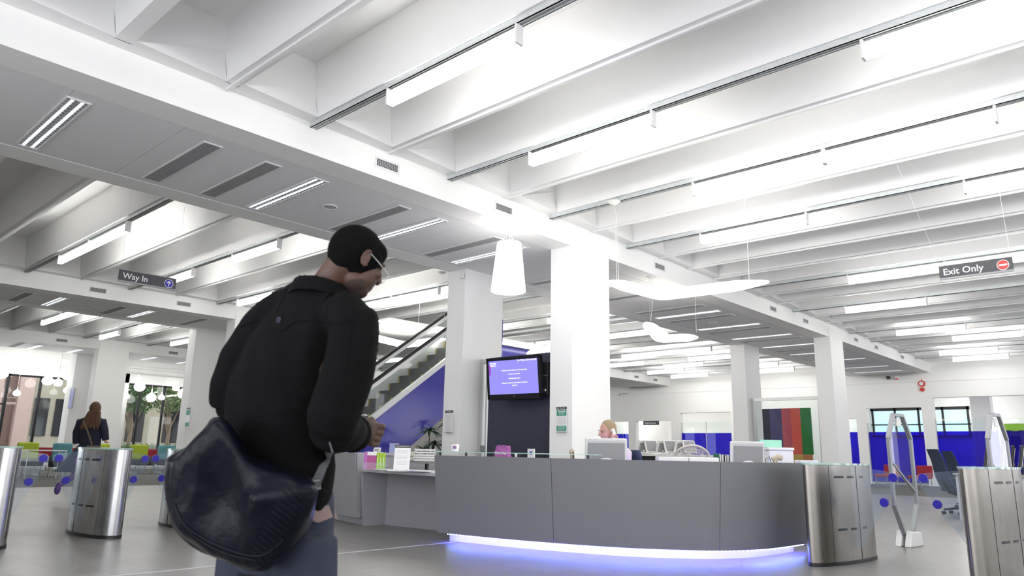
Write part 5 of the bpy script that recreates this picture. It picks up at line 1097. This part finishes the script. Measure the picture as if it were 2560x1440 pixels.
# striped shirt tail, jeans, shoes
s_ = MB(); rr = []
for k, (y, gx) in enumerate(((1245, -.01), (1275, .002), (1293, .006))):
    R0 = jr(722, y, .176+gx, .132+gx, .03); rr.append([p+(p-P(722, y, D0+.03)).normalized()*(.006*math.sin(i*2.4)*k)+UZ*(.010*math.sin(i*1.3))*(k == 2) for i, p in enumerate(R0)])
s_.loft(rr); s_.build('shirt', 'stripe_shirt', man, world=True)
l = MB(); zf = 0
l.loft([jr(735, 1225, .150, .115, .03), jr(728, 1290, .168, .125, .03), jr(715, 1370, .185, .130, .03), jr(705, 1430, .190, .128, .03)])
def dn_(cx, y, z): p = P(cx, y, D0); return Vector((p.x, p.y, z))
hipR = P(765, 1400, 2.56); hipL = P(612, 1400, 2.78)
fr = Vector((hipR.x, hipR.y, .09))+FD*.02; fl = Vector((hipL.x, hipL.y, .09))+FD*.10+RT*.04
kr = hipR.lerp(fr, .5)+FD*.03; kl = hipL.lerp(fl, .5)+FD*.05
l.tube([hipR+UZ*.08, hipR-UZ*.05, kr, fr+UZ*.05, fr-UZ*.03], [.100, .108, .092, .082, .082], 20); l.tube([hipL+UZ*.08, hipL-UZ*.05, kl, fl+UZ*.05, fl-UZ*.03], [.098, .106, .090, .080, .080], 20)
blob(l, 'jeans', 'denim', man, voxel=.010, smooth=6, world=True, fold=.009, fscale=9)
for f_ in (fr, fl):
    sh = MB(); q = Vector((f_.x, f_.y, 0)); rings = []
    for k, (d_, w2, h_) in enumerate(((-.09, .030, .07), (-.06, .042, .095), (0, .045, .10), (.08, .050, .075), (.15, .046, .055), (.19, .022, .03))):
        rings.append([q+FD*d_+RT*w2*math.cos(2*PI*i/14)+UZ*max(.002, h_*.5+h_*.5*math.sin(2*PI*i/14)) for i in range(14)])
    sh.loft(rings); sh.build('shoe', 'black_matte', man, world=True)
# ---------------- shoulder bag
bagc = P(605, 1240, 2.42); bag = thing('shoulder_bag', 'large black leather messenger bag hanging on the back of the man', 'bag', bagc)
outl = [(533, 1046), (510, 1077), (460, 1113), (427, 1143), (420, 1160), (422, 1233), (433, 1287), (443, 1323), (480, 1353), (537, 1387), (587, 1410), (633, 1421), (683, 1416), (733, 1373), (767, 1313), (783, 1262), (790, 1226), (777, 1207), (733, 1184), (667, 1160), (633, 1150), (607, 1127), (587, 1100), (557, 1057)]
DB = 2.40
cx_, cy_ = 605, 1255
def bag_ring(s_, dep):     # outline scaled about its middle, at a depth of its own
    return [P(cx_+(x-cx_)*s_, cy_+(y-cy_)*s_, dep+(x-cx_)*-.0004) for x, y in spline(outl+[outl[0]], 3)[:-1]]
bm_ = MB(); bm_.loft([bag_ring(.86, 2.52), bag_ring(.96, 2.50), bag_ring(1.0, 2.45), bag_ring(.985, 2.40), bag_ring(.93, 2.365), bag_ring(.80, 2.345), bag_ring(.55, 2.335), bag_ring(.2, 2.332)])
body = blob(bm_, 'bag_body', 'leather_black', bag, voxel=.007, smooth=8, world=True, fold=.022, fscale=5.5, fdir=(1, 1, .5))
BT = bvh_of(body)
def ontob(px, py, lift=.002):
    o_ = Vector((0, 0, EYE)); r_ = ray(px, py).normalized(); h_ = BT.ray_cast(o_, r_); return (h_[0]-r_*lift) if h_[0] else None
tr = MB()
for poly in ([(436, 1260), (470, 1320), (560, 1370), (650, 1390), (710, 1350)], [(440, 1275), (480, 1335), (560, 1382), (640, 1402)]):
    pts = [q for q in (ontob(x, y, .001) for x, y in spline(poly, 6)) if q]
    if len(pts) > 2: tr.tube(pts, .004, 8)
tr.build('piping', 'leather_black', bag, world=True)
rib = MB()
for k in range(15):
    x0, y0 = 735-k*7.5, 1222+k*12.5
    pts = [q for q in (ontob(x0-24+j_*9+k*1.0, y0-8+j_*7, .000) for j_ in range(7)) if q]
    if len(pts) > 3: rib.tube(pts, [.0008]+[.003]*(len(pts)-2)+[.0008], 8)
rib.build('ribbed_panel', 'leather_black', bag, world=True)
pts = []
for (x, y) in ((786, 1216), (796, 1190), (806, 1165), (818, 1140), (828, 1118)):
    r_ = ray(x, y).normalized(); h_ = JT.ray_cast(Vector((0, 0, EYE)), r_); pts.append((h_[0]-r_*.012) if h_[0] else P(x, y, 2.50))
st = MB()
sp2 = [Vector(q_) for q_ in spline([tuple(q_) for q_ in pts], 5)]; rr = []
for i_, q_ in enumerate(sp2):
    tg2 = (sp2[min(i_+1, len(sp2)-1)]-sp2[max(i_-1, 0)]).normalized(); sd2 = tg2.cross(-fh).normalized(); nn = sd2.cross(tg2)
    rr.append([q_+sd2*.018+nn*.002, q_-sd2*.018+nn*.002, q_-sd2*.018-nn*.002, q_+sd2*.018-nn*.002])
st.loft(rr, True, False)
tag(st.build('strap', 'webbing', bag, world=True), 'grey woven strap')
bu = MB(); q = pts[0]; bu.tube([q+rh*x+UZ*z for x, z in ((-.022, -.014), (.022, -.006), (.018, .022), (-.026, .014), (-.022, -.014))], .004, 8); bu.build('buckle', 'grey_metal', bag, world=True)
# small card held in the hands
tag(MB().obox(P(900, 1041, 2.80), rh*.022+UZ*.006, fh*.03, UZ*.0015+rh*-.0004).build('leaflet_card', 'paper'), 'small white card held between the hands of the man in the black coat', 'card')
# ---------------- clerk
DCK = 8.75; cl = P(1530, 1140, DCK); cl.z = 0
ck = thing('person', 'person with cropped fair hair and pale pink shirt telephoning behind the curved desk', 'person', cl)
cF = (-rh*.93-fh*.36).normalized(); cpv = .20; cFp = (cF*math.cos(cpv)-UZ*math.sin(cpv)).normalized(); cL = cF.cross(UZ).normalized(); cU = cL.cross(cFp).normalized(); cR = Matrix((cL, cFp, cU)).transposed()
k0 = P(1519, 1077, DCK); k_ = 1.13
def kp(x, y, z): return k0+(cL*x+cFp*y+cU*z)*k_
b = MB(); b.ell(kp(0, -.012, .018), .072*k_, .090*k_, .090*k_, R=cR, n=24, m=16); b.ell(kp(0, .030, -.04), .058*k_, .058*k_, .072*k_, R=cR, n=20, m=12); b.ell(kp(0, .055, -.092), .032*k_, .030*k_, .026*k_, R=cR); b.ell(kp(0, .02, -.08), .052*k_, .05*k_, .035*k_, R=cR)
b.tube([kp(0, .082, .012), kp(0, .108, -.026), kp(0, .094, -.038)], [.009, .0165, .012], 10); b.ell(kp(0, .084, -.062), .022, .012, .008, R=cR); b.ell(kp(0, .080, .020), .045, .012, .010, R=cR)
b.tube([kp(0, -.03, -.04), kp(0, -.045, -.12), kp(0, -.055, -.19)], [.058, .060, .075], 16)
for s_ in (-1, 1):
    er = [kp(s_*.074, -.012, -.012)+cU*(.03*math.cos(t_))+cFp*(.018*math.sin(t_)) for t_ in [2*PI*k/12 for k in range(13)]]; b.tube(er, [.006]*13, 8)
tow = -cL   # his left side faces the camera
if tow.dot(fh) > 0: tow = -tow
sd = 1 if (cL.dot(fh) < 0) else -1
hd = kp(sd*.10, -.008, -.085)
fist(b, hd, cU*.6+cF*.35, cF*.8-cU*.4, -sd, .95)
b.tube([hd-cU*.045, hd-cU*.16-cF*.10+tow*.04, P(1558, 1150, DCK-.1)-UZ*.05], [.028, .035, .045], 12)
blob(b, 'body', 'skin_pale', ck, voxel=.0055, smooth=3, world=True)
h = MB(); h.ell(kp(0, -.018, .024), .0755*k_, .088*k_, .091*k_, R=cR, n=28, m=18); h.ell(kp(0, -.055, -.025), .062*k_, .045*k_, .055*k_, R=cR)
blob(h, 'hair', 'hair_fair', ck, voxel=.007, smooth=3, world=True)
e = MB(); [e.ell(kp(s2*.032, .0815, -.001), .011, .006, .0045, R=cR) for s2 in (-1, 1)]; e.build('eye', 'hair_brown', ck, world=True); e = MB(); [e.tube([kp(s2*.014, .092, .014), kp(s2*.034, .090, .019), kp(s2*.054, .078, .013)], .0032, 6) for s2 in (-1, 1)]; e.build('eyebrow', 'hair_fair', ck, world=True)
s2 = MB(); tc_ = kp(0, -.06, -.145)
def cr_(o_, a_, b_): return [tc_+o_+cF*(math.sin(2*PI*i/24)*b_)+cL*(math.cos(2*PI*i/24)*a_) for i in range(24)]
s2.loft([cr_(UZ*.02, .07, .07), cr_(-UZ*.03-cF*.01, .15, .10), cr_(-UZ*.10-cF*.03, .225, .15), cr_(-UZ*.25-cF*.02, .21, .145), cr_(-UZ*.42, .20, .15), cr_(-UZ*.60+cF*.03, .20, .15)])
sl_ = tc_+tow*.19-UZ*.07
s2.tube([sl_, sl_-UZ*.20-cF*.05+tow*.05, sl_-UZ*.26+cF*.06+tow*.03, hd-cU*.09-cF*.03], [.062, .056, .05, .036], 14)
sr_ = tc_-tow*.19-UZ*.07; s2.tube([sr_, sr_-UZ*.22+cF*.08, sr_-UZ*.30+cF*.30+tow*.1], [.06, .055, .04], 14)
fa = P(1448, 1146, 8.25); fa.z = .83; s2.tube([sl_-UZ*.26+cF*.05, sl_.lerp(fa, .6)+UZ*-.1, fa], [.05, .048, .045], 12)
blob(s2, 'shirt', 'shirt_pink', ck, voxel=.011, smooth=6, world=True, fold=.008, fscale=9)
s2 = MB(); hp_ = tc_-UZ*.60+cF*.03
for q_ in (.1, -.1): s2.tube([hp_+cL*q_, hp_+cL*q_+cF*.42-UZ*.02, hp_+cL*q_+cF*.45+UZ*(-hp_.z+.12), hp_+cL*q_+cF*.45+UZ*(-hp_.z+.08)], [.10, .075, .055, .05], 12)
blob(s2, 'trousers', 'navy_cloth', ck, voxel=.014, smooth=3, world=True)
for q_ in (.1, -.1): f_ = hp_+cL*q_+cF*.5; MB().ell((f_.x, f_.y, .045), .05, .05, .044).ell((f_.x+cF.x*.08, f_.y+cF.y*.08, .035), .045, .045, .034).build('shoe', 'black_matte', ck, world=True)
ph = thing('phone_handset', 'white telephone handset held at the ear of the person behind the desk', 'phone', kp(sd*.095, -.005, -.05))
hx = [kp(sd*.088, -.020, -.005), kp(sd*.112, -.012, -.03), kp(sd*.115, .018, -.07), kp(sd*.10, .045, -.115)]
MB().tube(hx, [.020, .022, .019, .020], 14).build('handset', 'white_plastic', ph, world=True); MB().ell(hx[0]-cL*sd*.004, .012, .026, .028, R=cR).build('earpiece', 'white_plastic', ph, world=True)
# chair with navy jacket over its back
cb = P(1592, 1150, DCK+.12); t = thing('office_chair', 'clerk chair with a navy jacket draped over its back', 'chair', (cb.x, cb.y, 0))
j2 = MB(); rings = []
for k in range(7):
    z = .55+k*.085; wv = .20+.02*math.sin(k)-.05*(k == 6); rings.append([Vector((cb.x, cb.y, z))+cL*math.copysign(abs(math.cos(2*PI*i/20))**.6, math.cos(2*PI*i/20))*wv-cF*(.045*math.sin(2*PI*i/20)-.03-.02*k/6) for i in range(20)])
j2.loft(rings); blob(j2, 'jacket', 'navy_fabric', t, voxel=.012, smooth=4, world=True, fold=.01, fscale=8)
hq = hp_-cF*.02; zs = hq.z-.105
MB().obox((hq.x+cF.x*.10, hq.y+cF.y*.10, zs-.045), cF*.24, cL*.23, UZ*.04).build('seat', 'seat_dark', t, world=True, bevel=.02)
m = MB(); m.tube([(hq.x, hq.y, zs-.08), (hq.x, hq.y, .09)], .028, 10); m.tube([(hq.x, hq.y, zs-.1), tuple(Vector((cb.x, cb.y, zs-.05))), (cb.x, cb.y, .6)], .02, 8); m.build('post', 'grey_metal', t, world=True)
for k in range(5): a_ = k*2*PI/5; g_ = MB().tube([(hq.x, hq.y, .1), (hq.x+.28*math.cos(a_), hq.y+.28*math.sin(a_), .06)], [.028, .016], 8).build('leg', 'black', t, world=True)
# ---------------- woman walking away
wb = onY(222, 1060, 14.4); WD = (wb-Vector((0, 0, EYE))).dot(fwd); wy = lambda x, y, dd=0: P(x, y, WD+dd)
wm = thing('person', 'person with long brown hair and dark top walking away behind the gates', 'person', (wb.x, wb.y, 0))
sc_ = FPX/WD; wL = rh; wF = fh
b = MB(); b.ell(wy(239, 1022), .072, .085, .105, n=20, m=14); b.ell(wy(237, 1030, .03), .055, .06, .07); b.tube([wy(238, 1035), wy(236, 1050)], [.045, .05], 12)
zA = lambda v: v.z
hipz = .88
kneeL, footL = Vector((wb.x, wb.y, .47))-rh*.10+fh*.05, Vector((wb.x, wb.y, .08))-rh*.12+fh*.16
kneeR, footR = Vector((wb.x, wb.y, .46))-rh*.10-fh*.02, Vector((wb.x, wb.y, .30))-rh*.20-fh*.30
b.tube([wy(236, 1046), wy(230, 1070), wy(226, 1100)], [.05, .06, .06], 12)
fist(b, wy(265, 1100), -UZ+fh*.3, rh*.2+fh, 1, .9); fist(b, wy(189, 1104), -UZ+fh*.3, fh, -1, .9)
b.tube([wy(265, 1092), wy(261, 1075), wy(252, 1056), wy(236, 1050)], [.022, .024, .03, .04], 10); b.tube([wy(189, 1098), wy(193, 1080), wy(206, 1056), wy(230, 1050)], [.022, .024, .03, .04], 10)
blob(b, 'body', 'skin_pale', wm, voxel=.009, smooth=2, world=True)
t2 = MB(); t2.loft([[wy(x, y)+rh*(a_*math.cos(2*PI*i/20))+fh*(b_*math.sin(2*PI*i/20)) for i in range(20)] for (x, y, a_, b_) in ((234, 1041, .08, .07), (231, 1048, .20, .11), (229, 1066, .215, .13), (227, 1090, .18, .12), (224, 1116, .18, .13))])
t2.tube([wy(252, 1052), wy(261, 1075), wy(264, 1100)], [.085, .068, .055], 12); t2.tube([wy(206, 1052), wy(193, 1080), wy(190, 1108)], [.085, .068, .055], 12)
blob(t2, 'cardigan', 'navy_cloth', wm, voxel=.012, smooth=4, world=True, fold=.008, fscale=9)
sk_ = MB(); sk_.loft([[wy(x, y)+rh*(a_*math.cos(2*PI*i/24)*(1+.05*math.sin(i*1.9)*(k > 1)))+fh*(b_*math.sin(2*PI*i/24)) for i in range(24)] for k, (x, y, a_, b_) in enumerate(((222, 1112, .17, .12), (214, 1130, .22, .16), (204, 1155, .30, .22), (195, 1180, .37, .28)))]); sk_.build('skirt', 'skirt_blue', wm, world=True)
lg = MB(); lg.tube([Vector((wb.x, wb.y, .75))-rh*.08, kneeL, footL], [.08, .055, .04], 12); lg.tube([Vector((wb.x, wb.y, .75))-rh*.10, kneeR, footR], [.08, .06, .045], 12)
for f_ in (footL,): lg.ell((f_.x+fh.x*.06, f_.y+fh.y*.06, .045), .05, .05, .04)
lg.ell(footR-UZ*.06, .05, .05, .09); blob(lg, 'boots', 'tights_purple', wm, voxel=.012, smooth=3, world=True)
hh_ = MB(); hh_.ell(wy(238, 1021, -.01), .088, .10, .118, n=24, m=14)
for k in range(16):
    a_ = -.9+1.8*k/15; st_ = wy(236+a_*12, 1030, -.07); en = wy(222+a_*26, 1072+6*math.sin(k*2.3), -.145); hh_.tube([st_, st_.lerp(en, .5)+rh*.01*math.sin(k), en], [.034, .028, .006], 8)
blob(hh_, 'hair', 'hair_brown', wm, voxel=.009, smooth=2, world=True, fold=.008, fscale=26, fdir=(1, 1, .2))
bs = MB()
pl = [wy(208, 1052, -.15), wy(218, 1075, -.17), wy(225, 1095, -.18), wy(230, 1112, -.19)]
for a_, b_ in zip(pl[:-1], pl[1:]): bs.bar(a_, b_, .03, .006, up=-fh)
tg_ = thing('handbag', 'small bag on a brown strap worn across the back of the walking person', 'bag', pl[-1]); bs.build('strap', 'bark', tg_, world=True); MB().obox(pl[-1]-UZ*.10+rh*.03, rh*.12, fh*.03, UZ*.09).build('bag_body', 'bark', tg_, world=True, bevel=.02)
